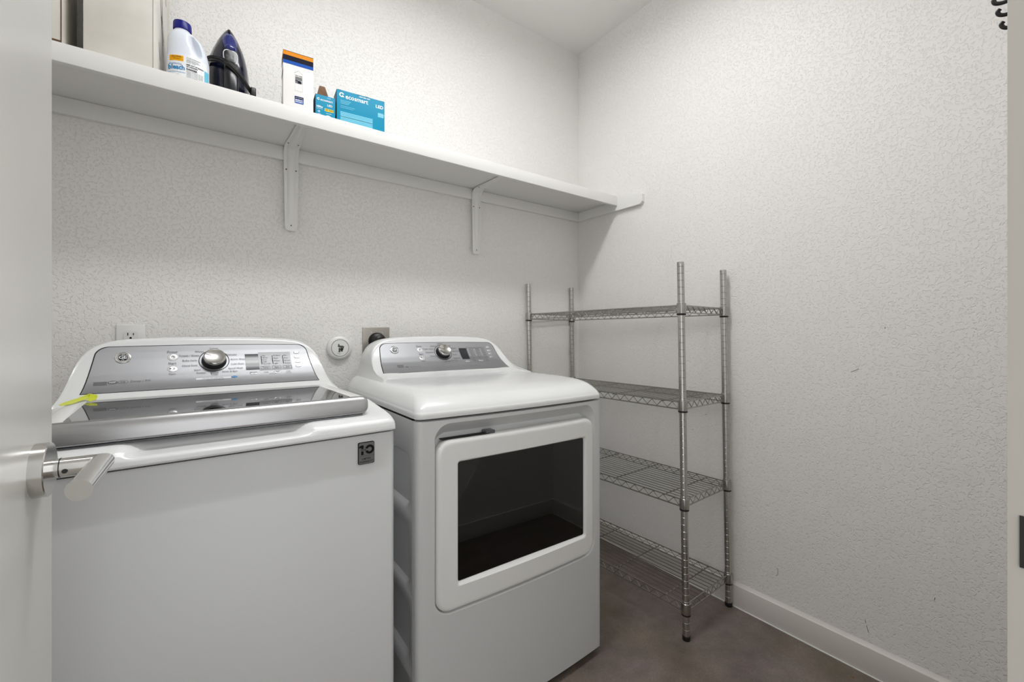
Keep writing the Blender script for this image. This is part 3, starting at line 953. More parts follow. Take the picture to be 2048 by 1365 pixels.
cl = [('Cottons', -0.0235, 0.1400 - 0.012, 'RIGHT'), ('Towels / Sheets', -0.0360, 0.1272 - 0.012, 'RIGHT'), ('Bulky Items', -0.0400, 0.1107 - 0.012, 'RIGHT'), ('Casuals', -0.0380, 0.0927 - 0.012, 'RIGHT'), ('Normal', -0.003, 0.1390, 'CENTER')]
cl = [(a, x, v + 0.010, al) for a, x, v, al in cl]
cr = [('Jeans', 0.0270, 0.1380, 'LEFT'), ('Delicates', 0.0370, 0.1260, 'LEFT'), ('Active Wear', 0.0410, 0.1110, 'LEFT'), ('Mixed', 0.0400, 0.0935, 'LEFT'), ('Speed Dry', 0.0360, 0.0745, 'LEFT'), ('Warm Up', 0.0200, 0.0630, 'LEFT'), ('Air Fluff', 0.0030, 0.0575, 'CENTER')]
P, f3, f4, fr = console(dr, PROF_D, -0.105, 0.940, 0.322, 0.1535, 0.008, cl, cr, 'dryer')
flat('certification_mark', [rect(-0.209, -0.184, 0.0405, 0.0480), rect(-0.209, -0.184, 0.0330, 0.0395)] + disc2(-0.1730, 0.0350, 0.0065, a=0.6), f3, 'inkg', dr)
letters('feature_lettering', [('Sensor Dry Plus', -0.1630, 0.0350, 0.0070, 'LEFT')], f4, 'inkg', dr)
letters('window_lettering', [('Time Remaining / Dry Level', 0.158, 0.1255, 0.0050)], P.map(0.0042), 'ink', dr)

# yellow strip lying on the washer lid's back corner
yl = MB()
pth = [(-0.2870, -0.135, 0.9580), (-0.2800, -0.095, 0.9572), (-0.2700, -0.062, 0.9590), (-0.2610, -0.044, 0.9610), (-0.2520, -0.036, 0.9650), (-0.2455, -0.040, 0.9680), (-0.2430, -0.052, 0.9655), (-0.2440, -0.066, 0.9600), (-0.2490, -0.078, 0.9572)]
Rw = Matrix.Translation((-1.748, -0.348, 0)) @ Matrix.Rotation(radians(3.03), 4, 'Z')
L0, L1 = [], []
for i, p in enumerate(pth):
    w = 0.013 * (0.35 if i == 0 else (0.4 if i == len(pth) - 1 else 1))
    L0.append(Rw @ Vector((p[0] - w * 0.6, p[1] + w * 0.8, p[2] + 0.0012)))
    L1.append(Rw @ Vector((p[0] + w * 0.6, p[1] - w * 0.8, p[2] - 0.0004)))
off = Vector((0, 0, 0.0007))
yl.loft([[a, c, c + off, a + off] for a, c in zip(L0, L1)], True, True, True)
tag(yl.build('plastic_strip', 'yellow', smooth=60), 'crumpled yellow-green plastic strip on the back left corner of the washer lid', 'strip')

# ------------------------------------------------------------------ wall fittings
def outlet_slots(par, cz):
    # duplex receptacle: rounded face, two blades, ground
    f = [(x, z) for x, z in rrect(-0.0172, 0.0172, cz - 0.0145, cz + 0.0145, 0.0095, 2, 6)]
    r = MB().poly([(x, -0.0085, z) for x, z in f], (0, 0.004, 0)).build('receptacle', 'plastic', par, smooth=30)
    sl = MB()
    sl.box(-0.0078, -0.0056, -0.0092, -0.0080, cz + 0.0005, cz + 0.0090)
    sl.box(0.0058, 0.0078, -0.0092, -0.0080, cz + 0.0015, cz + 0.0082)
    sl.add([(0.0028 * cos(radians(a)), -0.0092, cz - 0.0070 + 0.0028 * sin(radians(a))) for a in range(0, 181, 20)] + [(-0.0028, -0.0092, cz - 0.0098), (0.0028, -0.0092, cz - 0.0098)], [tuple(range(12))])
    sl.build('slot', 'inkb', r, smooth=0)
op = empty('wall_outlet', (-1.9648, 0, 1.0858))
tag(op, 'white duplex wall outlet on a square-edged plate behind the washer', 'outlet')
MB().box(-0.0352, 0.0352, -0.0062, 0.0, -0.0572, 0.0572, 0.0025).build('plate', 'plastic', op)
outlet_slots(op, 0.0222)
outlet_slots(op, -0.0222)
MB().lathe([(0.003, 0), (0.0024, 0.001)], 12, Matrix.Translation((0, -0.0062, 0)) @ Matrix.Rotation(radians(90), 4, 'X')).build('screw', 'inkg', op)

do = empty('range_outlet', (-1.1843, 0, 1.0857))
tag(do, 'stainless steel outlet plate behind the dryer, black plug in it', 'outlet')
MB().box(-0.0570, 0.0570, -0.0055, 0.0, -0.0572, 0.0572, 0.0025).build('plate', 'steel', do)
MB().lathe([(0.036, 0), (0.036, 0.004), (0.034, 0.006), (0.0, 0.006)], 40, Matrix.Translation((0.002, -0.0055, -0.002)) @ Matrix.Rotation(radians(90), 4, 'X'), True, False).build('receptacle', 'black', do)
for sx in (-0.0220, 0.0240):
    MB().lathe([(0.004, 0), (0.0032, 0.0016)], 14, Matrix.Translation((sx, -0.0055, 0.0335)) @ Matrix.Rotation(radians(90), 4, 'X')).build('screw', 'chrome', do)
pl = empty('power_plug', (-1.1800, -0.012, 1.0850))
tag(pl, 'black round power plug in the stainless outlet plate behind the dryer', 'plug')
PX = Matrix.Rotation(radians(90), 4, 'X')
MB().lathe([(0.0300, 0.0), (0.0310, 0.003), (0.0310, 0.006), (0.0275, 0.008), (0.0275, 0.011), (0.0290, 0.013), (0.0285, 0.019), (0.0230, 0.0225), (0.0205, 0.030), (0.0150, 0.034), (0.0, 0.035)], 40, PX, True, False).build('plug_body', 'black', pl)
MB().tube([(0.0, -0.030, 0.0), (0.001, -0.038, -0.008), (0.001, -0.042, -0.03), (0.0, -0.042, -0.10), (-0.004, -0.044, -0.25), (0.0, -0.050, -0.50)], 0.0085, 12).build('cord', 'cord', pl)

vc = empty('wall_fitting', (-1.3334, 0, 1.0572))
tag(vc, 'round white capped fitting with a worn label on the wall between washer and dryer', 'wall fitting')
MB().lathe([(0.0480, 0.0), (0.0485, 0.006), (0.0470, 0.012), (0.0420, 0.0165), (0.0360, 0.0180), (0.0345, 0.0172), (0.0338, 0.0160), (0.0, 0.0160)], 56, PX, True, False).build('escutcheon', 'plastic', vc)
MB().lathe([(0.0340, 0.0155), (0.0340, 0.0164), (0.0328, 0.0164), (0.0328, 0.0155)], 56, PX, False, False).build('seam_ring', 'inkg', vc)
MB().lathe([(0.0322, 0.016), (0.0322, 0.0185), (0.0312, 0.0195), (0.0, 0.0198)], 56, PX, True, False).build('cap', 'plastic', vc)
fv = lambda u, v: (u * 0.866 + v * 0.25, -0.0201, -u * 0.30 + v * 0.95)
flat('worn_label', [rect(-0.012, 0.002, 0.002, 0.010), rect(0.002, 0.014, -0.003, 0.012), rect(-0.006, 0.012, -0.008, 0.000), rect(-0.004, 0.004, -0.017, -0.007), rect(0.006, 0.013, -0.012, -0.004), rect(-0.013, -0.007, 0.010, 0.014)], fv, 'paper', vc)
letters('label_lettering', [('PUSH', 0.0, -0.023, 0.006)], fv, 'inkg', vc)

# coat hooks on the front wall, right of the doorway
hk_ = empty('hook_rail', (-0.80, YF, 1.61))
tag(hk_, 'row of small black hooks at the right edge, high on the door wall', 'hook')
MB().box(-0.075, 0.155, 0.0, 0.006, -0.004, 0.030, 0.002).build('rail', 'black', hk_)
for i, (hx, hz, hp) in enumerate(((-0.0390, -0.0200, 0.0620), (-0.0165, -0.0275, 0.0605), (0.0035, -0.0385, 0.0590))):
    pts = [(hx, 0.004, hz + 0.028), (hx, 0.016, hz + 0.018), (hx, 0.030, hz + 0.0075), (hx, 0.041, hz + 0.0008), (hx, 0.050, hz - 0.0010), (hx, hp - 0.0035, hz + 0.0020), (hx, hp - 0.0012, hz + 0.0075), (hx, hp - 0.0035, hz + 0.0105)]
    MB().tube(spline(pts, 6), 0.0026, 10, True, 0.0027).build('hook', 'black', hk_, smooth=60)

# ------------------------------------------------------------------ chrome wire shelving rack
rk = empty('wire_rack', (-0.1870, -0.9045, 0.0), radians(2.35))
tag(rk, 'four-tier chrome wire shelving rack in the corner beside the dryer', 'rack')
LEAN = 0.0155
RW, RL = 0.160, 0.868
def lean(p):
    return (p[0] - 0.002 * p[2], p[1] + LEAN * p[2], p[2])
def pole(x, y):
    b = MB()
    prof = [(0.0127, 0.014)]
    z = 0.040
    while z < 1.372:
        prof += [(0.0127, z - 0.0012), (0.0119, z - 0.0004), (0.0119, z + 0.0004), (0.0127, z + 0.0012)]
        z += 0.0254
    prof += [(0.0127, 1.375), (0.0118, 1.378)]
    n = 18
    rings = [[lean((x + r * cos(2 * pi * k / n), y + r * sin(2 * pi * k / n), h)) for k in range(n)] for r, h in prof]
    p = b.loft(rings, True, True, True).build('pole', 'pole', rk, smooth=20)
    MB().lathe([(0.0128, 0.0), (0.0142, 0.003), (0.0142, 0.016), (0.0130, 0.0175)], 20, Matrix.Translation((x, y, 0))).build('foot', 'black', p)
    return p
for x in (-RW, RW):
    for y in (0, RL):
        pole(x, y)
TIERS = [0.0905, 0.470, 0.827, 1.183]
def wire_shelf(z):
    """z = underside of the collars"""
    e = empty('wire_tier')
    e.parent = rk
    zt, zb = z + 0.036, z + 0.010
    def L3(p):
        return lean(p)
    for x in (-RW, RW):
        for y in (0, RL):
            px, py, _ = lean((x, y, z))
            MB().lathe([(0.0150, 0.004), (0.0166, 0.006), (0.0172, 0.014), (0.0172, 0.034), (0.0160, 0.043), (0.0148, 0.044)], 24, Matrix.Translation((px, py, z))).build('collar', 'wire', e)
            MB().lathe([(0.0145, -0.001), (0.0166, 0.000), (0.0166, 0.0048), (0.0150, 0.006)], 24, Matrix.Translation((px, py, z))).build('sleeve_ring', 'black', e)
    r = 0.0026
    cs = 0.014
    sides = [((-RW, cs), (-RW, RL - cs), 19), ((RW, cs), (RW, RL - cs), 19), ((-RW + cs, 0), (RW - cs, 0), 7), ((-RW + cs, RL), (RW - cs, RL), 7)]
    for (xa, ya), (xb, yb), nz in sides:
        for zz in (zt, zb):
            MB().tube([L3((xa, ya, zz)), L3((xb, yb, zz))], r, 7).build('frame_wire', 'wire', e, smooth=60)
        pts = []
        for k in range(2 * nz + 1):
            t = (k + 0.3) / (2 * nz + 0.6)
            pts.append(L3((xa + (xb - xa) * t, ya + (yb - ya) * t, (zt - 0.002) if k % 2 else (zb + 0.002))))
        MB().tube(pts, 0.0017, 6).build('truss_wire', 'wire', e, smooth=60)
    for t in (0.085, 0.32, 0.548, 0.783):
        MB().tube([L3((-RW, t, zt - 0.0045)), L3((RW, t, zt - 0.0045))], 0.0025, 7).build('cross_wire', 'wire', e, smooth=60)
    for k in range(1, 13):
        x = -RW + 2 * RW * k / 13
        MB().tube([L3((x, -0.001, zt)), L3((x, RL + 0.001, zt))], 0.0016, 6).build('deck_wire', 'wire', e, smooth=60)
for z in TIERS:
    wire_shelf(z)

# ------------------------------------------------------------------ things on the shelf
ZT = 1.8340
def face_fn(y, off=0.0004):
    return lambda u, v: (u, y - off, v)

# tall white cartons at the left end
def carton(name, x0, x1, yf, yb, h, rz, label, loc):
    e = empty(name, loc, rz)
    tag(e, label, 'box')
    w, d = (x1 - x0), (yb - yf)
    MB().box(0, w, 0, d, 0.0, h, 0.0015).build('carton_body', 'carton', e)
    return e, w, d
e, w, d = carton('cardboard_carton', -2.0330, -1.8905, -0.270, -0.045, 0.46, radians(-6.0), 'tall worn white cardboard carton standing next to the bleach bottle', (-2.0322, -0.2555, ZT))
MB().box(w - 0.0003, w + 0.0003, -0.0003, 0.0004, 0.0, 0.46).build('worn_edge', 'kraftdk', e, smooth=0)
scr = MB()
for (y0, z0, y1, z1) in ((0.085, 0.290, 0.125, 0.150), (0.095, 0.250, 0.140, 0.170), (0.100, 0.225, 0.130, 0.120), (0.110, 0.300, 0.120, 0.200), (0.060, 0.420, 0.075, 0.360), (0.070, 0.130, 0.085, 0.085)):
    scr.add([(w + 0.0004, y0, z0), (w + 0.0004, y0 + 0.004, z0), (w + 0.0004, y1 + 0.004, z1), (w + 0.0004, y1, z1)], [(0, 1, 2, 3)])
scr.build('scuff_mark', 'inkb', e, smooth=0)
sc2 = MB()
for (y0, z0, y1, z1) in ((0.150, 0.36, 0.170, 0.30), (0.172, 0.45, 0.190, 0.34)):
    sc2.add([(w + 0.0004, y0, z0), (w + 0.0004, y0 + 0.006, z0), (w + 0.0004, y1 + 0.005, z1), (w + 0.0004, y1, z1)], [(0, 1, 2, 3)])
sc2.build('torn_patch', 'kraft', e, smooth=0)
e, w, d = carton('cardboard_carton', -2.26, -2.0640, -0.292, -0.06, 0.46, radians(3.0), 'worn white cardboard carton at the far left end beside the open door', (-2.2610, -0.3010, ZT))
MB().box(w - 0.0012, w + 0.0006, -0.0008, 0.0012, 0.0, 0.46).build('worn_edge', 'kraftdk', e, smooth=0)
MB().box(0.002, w - 0.001, -0.0008, 0.002, 0.0, 0.011).build('worn_edge', 'kraftdk', e, smooth=0)

# bleach bottle
bl = empty('bleach_bottle', (-1.8145, -0.190, ZT))
tag(bl, 'white bleach bottle with blue cap and orange label', 'bottle')
secs = [(0.000, 0.046, 0.033, 0), (0.003, 0.0505, 0.037, 0), (0.012, 0.0520, 0.0385, 0), (0.060, 0.0522, 0.0388, 0), (0.098, 0.0522, 0.0388, 0), (0.104, 0.0515, 0.038, 0), (0.112, 0.0505, 0.0375, 0), (0.126, 0.0490, 0.0365, -0.001),
        (0.138, 0.0472, 0.0355, -0.0025), (0.150, 0.0445, 0.0340, -0.0045), (0.161, 0.0405, 0.0315, -0.0070), (0.170, 0.0350, 0.0285, -0.0095), (0.177, 0.0290, 0.0250, -0.0120), (0.1815, 0.0235, 0.0220, -0.0136), (0.184, 0.0200, 0.0200, -0.014), (0.190, 0.0190, 0.0190, -0.014)]
dn = []
for a, c_ in zip(secs[:-1], secs[1:]):
    for k in range(3):
        dn.append(tuple(p + (q - p) * k / 3 for p, q in zip(a, c_)))
dn.append(secs[-1])
NB = 72
rings = []
for z, a, bb, ox in dn:
    ring = []
    for k in range(NB):
        t = 2 * pi * k / NB
        x, y = ox + a * cos(t), bb * sin(t)
        # pinched grip beside the moulded handle, front and back
        u = (x - 0.0165 - (0.142 - z) * 0.30) / 0.0125
        v = (z - 0.138) / 0.033
        q = u * u + v * v
        if q < 1:
            y *= 1 - 0.72 * (1 - q) ** 0.8
        ring.append((x, y, z))
    rings.append(ring)
MB().loft(rings, True, True, True).build('bottle_body', 'bottle', bl, smooth=60)
cp = [(0.0205, 0.187), (0.0224, 0.188), (0.0227, 0.191), (0.0224, 0.207), (0.0214, 0.2110), (0.0192, 0.2122), (0.0, 0.2124)]
MB().lathe(cp, 48, Matrix.Translation((-0.014, 0, 0)), True, False).build('cap', 'cap', bl)
def fbt(off):
    def f(u, v):
        a, bb = 0.0522 + off, 0.0388 + off
        k = max(-0.999, min(0.999, u / a))
        return (u, -bb * sqrt(1 - k * k), v)
    return f
lab = lambda u0, u1, v0, v1: [rect(u0 + (u1 - u0) * i / 6, u0 + (u1 - u0) * (i + 1) / 6, v0, v1) for i in range(6)]
flat('wrap_label', lab(-0.0500, 0.0505, 0.004, 0.0985) + lab(0.0, 0.03, 0.004, 0.0985)[:0], fbt(0.0002), 'inkw', bl, sub=3)
flat('orange_band', lab(-0.0435, -0.0105, 0.0800, 0.0960), fbt(0.0005), 'orange', bl, sub=2)
flat('cyan_band', lab(0.0395, 0.0500, 0.020, 0.0760), fbt(0.0005), 'paleblue', bl, sub=2)
letters('brand_lettering', [('bleach', -0.0270, 0.0610, 0.0190, 'CENTER', 0.0006, 0.82), ('disinfecting', -0.0300, 0.0715, 0.0085, 'CENTER', 0.0, 0.8), ('with Stain Protection', -0.0260, 0.0475, 0.0062, 'CENTER', 0.0, 0.75)], fbt(0.0008), 'inkblue', bl)
letters('small_lettering', [('KILLS 99.9%', -0.0270, 0.0915, 0.0055, 'CENTER', 0.0001, 0.8), ('of bacteria', -0.0270, 0.0860, 0.0048, 'CENTER', 0.0, 0.8), ('DANGER', -0.0035, 0.0605, 0.0075, 'LEFT', 0.0003, 0.85), ('KEEP OUT OF REACH', -0.0035, 0.0735, 0.0050, 'LEFT', 0.0002, 0.85), ('OF CHILDREN', -0.0035, 0.0680, 0.0050, 'LEFT', 0.0002, 0.85), ('ACTIVE INGREDIENT:', -0.0035, 0.0930, 0.0045, 'LEFT', 0.0, 0.8), ('Sodium Hypochlorite', -0.0035, 0.0885, 0.0042, 'LEFT', 0.0, 0.8), ('OTHER INGREDIENTS', -0.0035, 0.0845, 0.0042, 'LEFT', 0.0, 0.8), ('TOTAL  100.0%', -0.0035, 0.0805, 0.0042, 'LEFT', 0.0, 0.8)]
        + [('HAZARDS TO HUMANS AND PETS', -0.0035, 0.0545 - 0.0042 * k, 0.0042, 'LEFT', 0.0, 0.62) for k in range(11)], fbt(0.0008), 'ink', bl)
flat('red_line', [rect(-0.0400, -0.0215, 0.0405, 0.0412)], fbt(0.0008), 'orange2', bl)

# steam iron standing on its heel, sole to the wall
ir = empty('steam_iron', (-1.7080, -0.120, ZT), radians(3))
ir.scale = (1, 1, 1.045)
tag(ir, 'dark blue steam iron standing on its heel with its black cord wrapped round', 'iron')
def wz(z):
    pts = [(0.0, 0.0535), (0.03, 0.0562), (0.06, 0.0580), (0.09, 0.0588), (0.12, 0.0588), (0.145, 0.0575), (0.168, 0.0545), (0.19, 0.0490), (0.21, 0.0420), (0.23, 0.0335), (0.25, 0.0232), (0.265, 0.0140), (0.274, 0.0070), (0.279, 0.0008)]
    for (a, w0), (c_, w1) in zip(pts[:-1], pts[1:]):
        if z <= c_:
            return w0 + (w1 - w0) * (z - a) / (c_ - a)
    return 0.0006
zl = [0.002, 0.03, 0.06, 0.09, 0.12, 0.15, 0.18, 0.21, 0.235, 0.255, 0.268, 0.2755, 0.279]
MB().loft([[(-wz(z), 0.030, z), (wz(z), 0.030, z), (wz(z), 0.022, z), (-wz(z), 0.022, z)] for z in zl], True, True, True).build('soleplate', 'irongrey', ir, smooth=30)
def dz(z):
    pts = [(0.0, 0.045), (0.04, 0.050), (0.10, 0.052), (0.15, 0.056), (0.20, 0.052), (0.24, 0.036), (0.265, 0.020), (0.277, 0.008)]
    for (a, w0), (c_, w1) in zip(pts[:-1], pts[1:]):
        if z <= c_:
            return w0 + (w1 - w0) * (z - a) / (c_ - a)
    return 0.006
def iring(z, k=1.0, m=18, pw=0.8):
    w, d_ = wz(z) * 0.955 * k, dz(z) * k
    out = [(-w, 0.022, z)]
    for j in range(m + 1):
        a = pi - pi * j / m
        cx, sx = cos(a), sin(a)
        out.append((w * (abs(cx) ** pw) * (1 if cx >= 0 else -1), 0.016 - d_ * abs(sx) ** 1.1, z))
    out.append((w, 0.022, z))
    return out
zz = [0.004 + 0.272 * k / 30 for k in range(31)]
MB().loft([iring(z) for z in zz], True, True, True).build('iron_body', 'navyp', ir, smooth=60)
def isurf(x, z, off):
    w, d_ = wz(z) * 0.955, dz(z)
    k = max(-0.99, min(0.99, x / w))
    ca = abs(k) ** (1 / 0.8)
    return (x, 0.016 - d_ * max(0, 1 - ca * ca) ** 0.55 - off, z)
def blob(cx, cz, rx, rz, off, m, name, n=24, pw=1.0, rings_=4, top=1.0):
    b = MB()
    R = []
    for i in range(rings_ + 1):
        k = 1 - i / rings_ * 0.98
        R.append([isurf(cx + rx * k * cos(2 * pi * j / n) * (1 - 0.22 * (sin(2 * pi * j / n)) * (top - 1) * -1 if top != 1 else 1), cz + rz * k * sin(2 * pi * j / n), off * (1 - k ** 4) + (0.0003)) for j in range(n)])
    b.loft(R, True, False, True)
    return b.build(name, m, ir, smooth=60)
blob(-0.001, 0.219, 0.0205, 0.034, 0.006, 'tank', 'water_tank')
blob(-0.001, 0.2655, 0.0048, 0.0075, 0.006, 'irondk', 'spray_nozzle')
blob(0.0, 0.1960, 0.0165, 0.011, 0.009, 'tank', 'steam_button')
# rounded control window with a pale outline
def shield(k):
    pts = []
    for j in range(32):
        a = 2 * pi * j / 32
        x = 0.0195 * k * (abs(cos(a)) ** 0.7) * (1 if cos(a) >= 0 else -1) * (1 + 0.12 * sin(a))
        z = 0.1655 + 0.0215 * k * (abs(sin(a)) ** 0.7) * (1 if sin(a) >= 0 else -1)
        pts.append((x, z))
    return pts
MB().loft([[isurf(x, z, 0.0002) for x, z in shield(1.06)], [isurf(x, z, 0.0035) for x, z in shield(1.03)], [isurf(x, z, 0.0040) for x, z in shield(0.93)]], True).build('control_bezel', 'inkw', ir, smooth=60)
MB().loft([[isurf(x, z, 0.0036) for x, z in shield(k)] for k in (0.95, 0.6, 0.05)], True, False, True).build('control_window', 'irondk', ir, smooth=60)
letters('control_lettering', [('5/4', -0.0085, 0.166, 0.0075), ('0', 0.0075, 0.168, 0.0085), ('0', 0.0075, 0.1605, 0.0085)], lambda u, v: isurf(u, v, 0.0044), 'inkg', ir)
# handle: arch from below the control window out and down to the heel
hp = [(0.0, -0.030, 0.146), (0.0, -0.044, 0.140), (0.0, -0.056, 0.122), (0.0, -0.064, 0.090), (0.0, -0.066, 0.036), (0.0, -0.060, 0.014), (0.0, -0.046, 0.004)]
b = MB()
R = []
for i, p in enumerate(hp):
    q0, q1 = hp[max(i - 1, 0)], hp[min(i + 1, len(hp) - 1)]
    t = (Vector(q1) - Vector(q0)).normalized()
    nrm = Vector((1, 0, 0)).cross(t)
    R.append([Vector(p) + Vector((1, 0, 0)) * 0.0195 * cos(2 * pi * k / 16) + nrm * 0.010 * sin(2 * pi * k / 16) for k in range(16)])
b.loft(R, True, True, True)
b.build('iron_handle', 'irondk', ir, smooth=60)
b = MB()
b.loft([[(x, y, z) for x, y in rrect(-w_, w_, -0.056, 0.020, 0.012, 3, 5)] for z, w_ in ((0.0005, 0.050), (0.004, 0.0535), (0.026, 0.0535), (0.034, 0.045))], True, True, True)
b.build('heel', 'irondk', ir, smooth=40)
# cord: three strands across the front, clip at the end
for k, (dz_, dy_) in enumerate(((0.0, 0.0), (-0.0062, -0.003), (-0.0120, 0.001))):
    pts = [(-0.0590, 0.012, 0.1520 + dz_ * 0.5), (-0.0625, -0.010, 0.1520 + dz_ * 0.6), (-0.0540, -0.036 + dy_, 0.1500 + dz_), (-0.0340, -0.058 + dy_, 0.1450 + dz_), (-0.0120, -0.0720 + dy_, 0.1350 + dz_), (0.0120, -0.0720 + dy_, 0.1180 + dz_), (0.0350, -0.058 + dy_, 0.1010 + dz_), (0.0560, -0.034 + dy_, 0.0880 + dz_), (0.0650, -0.008, 0.0850 + dz_ * 0.6), (0.0600, 0.012, 0.0870 + dz_ * 0.6)]
    sm = spline(pts)
    MB().tube(sm, 0.0027, 10).build('cord', 'cord', ir, smooth=60)
MB().box(0.055, 0.071, -0.046, -0.018, 0.058, 0.092, 0.003).build('cord_plug', 'cord', ir)

# tall white box with orange and blue bands
def pbox(name, x, y, rz, w, d, h, m, label, msides=None):
    e = empty(name, (x, y, ZT), rz)
    tag(e, label, 'box')
    MB().box(0, w, 0, d, 0.0, h, 0.0006).build('box_body', m, e)
    return e
wbx = pbox('light_box', -1.5605, -0.200, radians(-3.8), 0.0925, 0.062, 0.2335, 'card', 'tall white product box with orange, black and blue bands along its top')
ff = face_fn(0.0)
flat('orange_band', [rect(0.0, 0.0925, 0.2190, 0.2318)], ff, 'orange2', wbx)
flat('navy_band', [rect(0.0, 0.0925, 0.2020, 0.2190), rect(0.0, 0.0925, 0.2318, 0.2335)], ff, 'inknavy', wbx)
flat('blue_band', [rect(0.0, 0.0925, 0.1905, 0.2020)], ff, 'band_blue', wbx)
flat('side_band', [[(-0.0004, 0.0004, 0.2190), (-0.0004, 0.0616, 0.2190), (-0.0004, 0.0616, 0.2318), (-0.0004, 0.0004, 0.2318)]], lambda a, b_, c_: (a, b_, c_), 'orange2', wbx)
flat('side_band', [[(-0.0004, 0.0004, z0), (-0.0004, 0.0616, z0), (-0.0004, 0.0616, z1), (-0.0004, 0.0004, z1)] for z0, z1 in ((0.2020, 0.2190), (0.1600, 0.1740))], lambda a, b_, c_: (a, b_, c_), 'inknavy', wbx)
flat('side_print', [[(-0.0004, y0, z0), (-0.0004, y0 + 0.014, z0), (-0.0004, y0 + 0.008, z1), (-0.0004, y0 + 0.002, z1)] for y0, z0, z1 in ((0.012, 0.004, 0.062), (0.032, 0.004, 0.052), (0.050, 0.010, 0.10))], lambda a, b_, c_: (a, b_, c_), 'kraftdk', wbx)
ho = [rect(0.0340, 0.0580, 0.1560, 0.1568)]
lin2 = lambda p, q, t=0.0005: [[(p[0], p[1] - t), (q[0], q[1] - t), (q[0], q[1] + t), (p[0], p[1] + t)]]
house = lin2((0.0330, 0.1640), (0.0470, 0.1755)) + lin2((0.0470, 0.1755), (0.0610, 0.1630)) + lin2((0.0355, 0.1735), (0.0375, 0.1705)) + [rect(0.0362, 0.0580, 0.1430, 0.1540)] + [rect(0.0362, 0.0440, 0.1320, 0.1425), rect(0.0560, 0.0580, 0.1320, 0.1425)]
flat('house_mark', house, ff, 'inkg', wbx)
flat('dark_mark', [rect(0.0370, 0.0540, 0.1395, 0.1415), rect(0.0440, 0.0550, 0.1320, 0.1390)], face_fn(0.0, 0.0007), 'inknavy', wbx)
flat('fine_outline', lin2((0.0362, 0.1060), (0.0590, 0.1060), 0.0002) + [rect(0.0360, 0.0363, 0.1060, 0.1310), rect(0.0588, 0.0591, 0.1060, 0.1310)], ff, 'inkg', wbx)
flat('blue_patch', [[(x, z) for x, z in rrect(0.0345, 0.0620, 0.0640, 0.0880, 0.0018, 2, 3)]], ff, 'band_blue', wbx)
flat('navy_patch', [rect(0.0345, 0.0620, 0.0790, 0.0866)], face_fn(0.0, 0.0007), 'inknavy', wbx)
letters('patch_lettering', [('LED LIGHTING', 0.0482, 0.0826, 0.0036), ('ENERGY', 0.0482, 0.0750, 0.0062, 'CENTER', 0.0002), ('EFFICIENT', 0.0482, 0.0688, 0.0052, 'CENTER', 0.0002)], face_fn(0.0, 0.0010), 'inkw', wbx)
letters('box_lettering', [('THE HOME', 0.0470, 0.1575, 0.0045, 'CENTER', 0.0002), ('Limited Warranty', 0.0470, 0.0420, 0.0052), ('This product is guaranteed', 0.0470, 0.0345, 0.0040), ('for the life of the fixture when', 0.0500, 0.0300, 0.0032), ('installed per instructions.', 0.0480, 0.0255, 0.0032)], face_fn(0.0, 0.0008), 'inkg', wbx)

# teal bulb boxes
def swirl(cu, cv, r):
    out = []
    for k in range(20):
        a0, a1 = radians(20 + 300 * k / 20), radians(20 + 300 * (k + 1) / 20)
        w0, w1 = r * 0.45, r * 0.45
        out.append([(cu + (r - w0) * cos(a0), cv + (r - w0) * sin(a0)), (cu + r * cos(a0), cv + r * sin(a0)), (cu + r * cos(a1), cv + r * sin(a1)), (cu + (r - w1) * cos(a1), cv + (r - w1) * sin(a1))])
    out.append([(cu + r * 0.1, cv - r * 0.30), (cu + r * 0.95, cv - r * 1.0), (cu + r * 0.95, cv - r * 0.6), (cu + r * 0.3, cv + r * 0.05)])
    return out
bb_ = pbox('bulb_box', -1.3905, -0.205, radians(-4), 0.1690, 0.060, 0.1555, 'teal', 'wide teal light bulb box at the right end of the row on the shelf')
flat('swirl_mark', swirl(0.0165, 0.1385, 0.0085), ff, 'inkw', bb_)
letters('box_lettering', [('ecosmart', 0.0290, 0.1355, 0.0225, 'LEFT', 0.0004, 0.93), ('.', 0.108, 0.1300, 0.012)], ff, 'inkw', bb_)
letters('lamp_lettering', [('LED', 0.1500, 0.1300, 0.0165, 'CENTER', 0.0004), ('100W 60W 40W', 0.0960, 0.1485, 0.0055, 'CENTER', 0.0002), ('1600 lumens', 0.1560, 0.1030, 0.0050), ('soft white', 0.1560, 0.0965, 0.0050)], ff, 'inkw', bb_)
flat('pale_text_block', [rect(0.0120, 0.1250, 0.0585, 0.0650)] + [rect(0.0120, 0.1250, 0.0800 - 0.0052 * k, 0.0840 - 0.0052 * k) for k in range(1, 8)] + [rect(0.0120, 0.0480 - 0.004 * k, 0.1175 - 0.0052 * k, 0.1195 - 0.0052 * k) for k in range(3)] + [rect(0.0120, 0.0620, 0.0985, 0.1000), rect(0.0120, 0.0560, 0.0930, 0.0945), rect(0.1440, 0.1650, 0.0920, 0.1080)], ff, 'paleblue', bb_)
flat('white_panel', [rect(0.0120, 0.1250, 0.0180, 0.0300), rect(0.1280, 0.1660, 0.0020, 0.0360)], ff, 'inkw', bb_)
flat('red_line', [rect(0.1290, 0.1655, 0.0285, 0.0300)], face_fn(0.0, 0.0007), 'orange2', bb_)
flat('dark_notch', [rect(0.068, 0.080, 0.1540, 0.1552), rect(0.098, 0.110, 0.1540, 0.1552), rect(0.152, 0.166, 0.1540, 0.1552), rect(0.004, 0.014, 0.1540, 0.1552)], ff, 'inknavy', bb_)
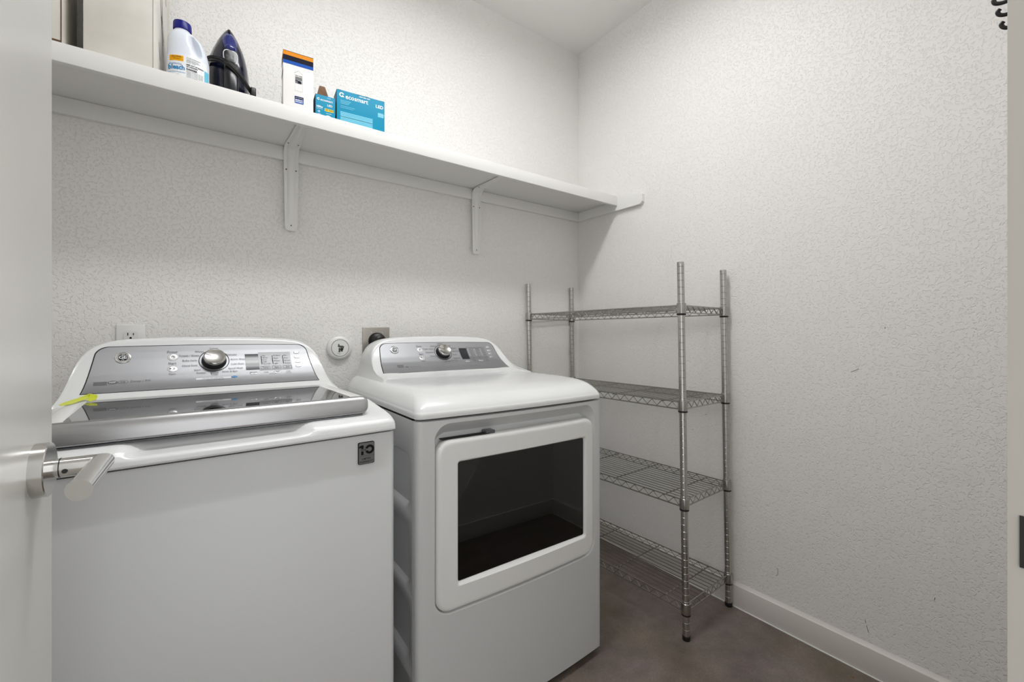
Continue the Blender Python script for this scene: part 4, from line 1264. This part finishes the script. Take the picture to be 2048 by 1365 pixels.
flat('side_shade', [[(-0.0004, 0.0005, 0.0), (-0.0004, 0.0595, 0.0), (-0.0004, 0.0595, 0.155), (-0.0004, 0.0005, 0.155)]], lambda a, b_, c_: (a, b_, c_), 'tealdk', bb_)
flat('side_patch', [[(-0.0007, 0.010, 0.070), (-0.0007, 0.050, 0.070), (-0.0007, 0.050, 0.105), (-0.0007, 0.010, 0.105)]], lambda a, b_, c_: (a, b_, c_), 'inkyel', bb_)

sb = pbox('bulb_box', -1.4595, -0.196, radians(-3.5), 0.0650, 0.052, 0.1205, 'teal', 'small teal light bulb box with its brown top flap open')
flat('swirl_mark', swirl(0.0095, 0.1050, 0.0042), ff, 'inkw', sb)
letters('box_lettering', [('ecosmart', 0.0160, 0.1040, 0.0112, 'LEFT', 0.0002, 0.95), ('LED', 0.0470, 0.0885, 0.0100, 'CENTER', 0.0002), ('100w', 0.0130, 0.0780, 0.0098, 'CENTER', 0.0003), ('replacement', 0.0130, 0.0715, 0.0040), ('15', 0.0110, 0.0610, 0.0090, 'CENTER', 0.0002), ('watts', 0.0125, 0.0530, 0.0045), ('4 pack', 0.0440, 0.1145, 0.0045), ('dimmable', 0.0440, 0.0600, 0.0045)], ff, 'inkw', sb)
flat('yellow_patch', [rect(0.0300, 0.0590, 0.0670, 0.0760)], ff, 'inkyel', sb)
letters('patch_lettering', [('SOFT WHITE', 0.0445, 0.0715, 0.0050, 'CENTER', 0.0002, 0.9)], face_fn(0.0, 0.0007), 'ink', sb)
flat('bulb_picture', disc2(0.0420, 0.0400, 0.0130, a=1.05), ff, 'card', sb)
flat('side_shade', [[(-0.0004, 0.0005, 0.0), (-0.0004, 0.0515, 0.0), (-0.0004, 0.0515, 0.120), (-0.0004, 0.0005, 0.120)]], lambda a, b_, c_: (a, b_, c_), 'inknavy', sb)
MB().poly([(0.0060, 0.0500, 0.1205), (0.0580, 0.0500, 0.1205), (0.0400, 0.0560, 0.1800), (0.0370, 0.0560, 0.1815), (0.0225, 0.0560, 0.1815), (0.0200, 0.0560, 0.1790)], (0, 0.0008, 0)).build('top_flap', 'kraft', sb, smooth=0)
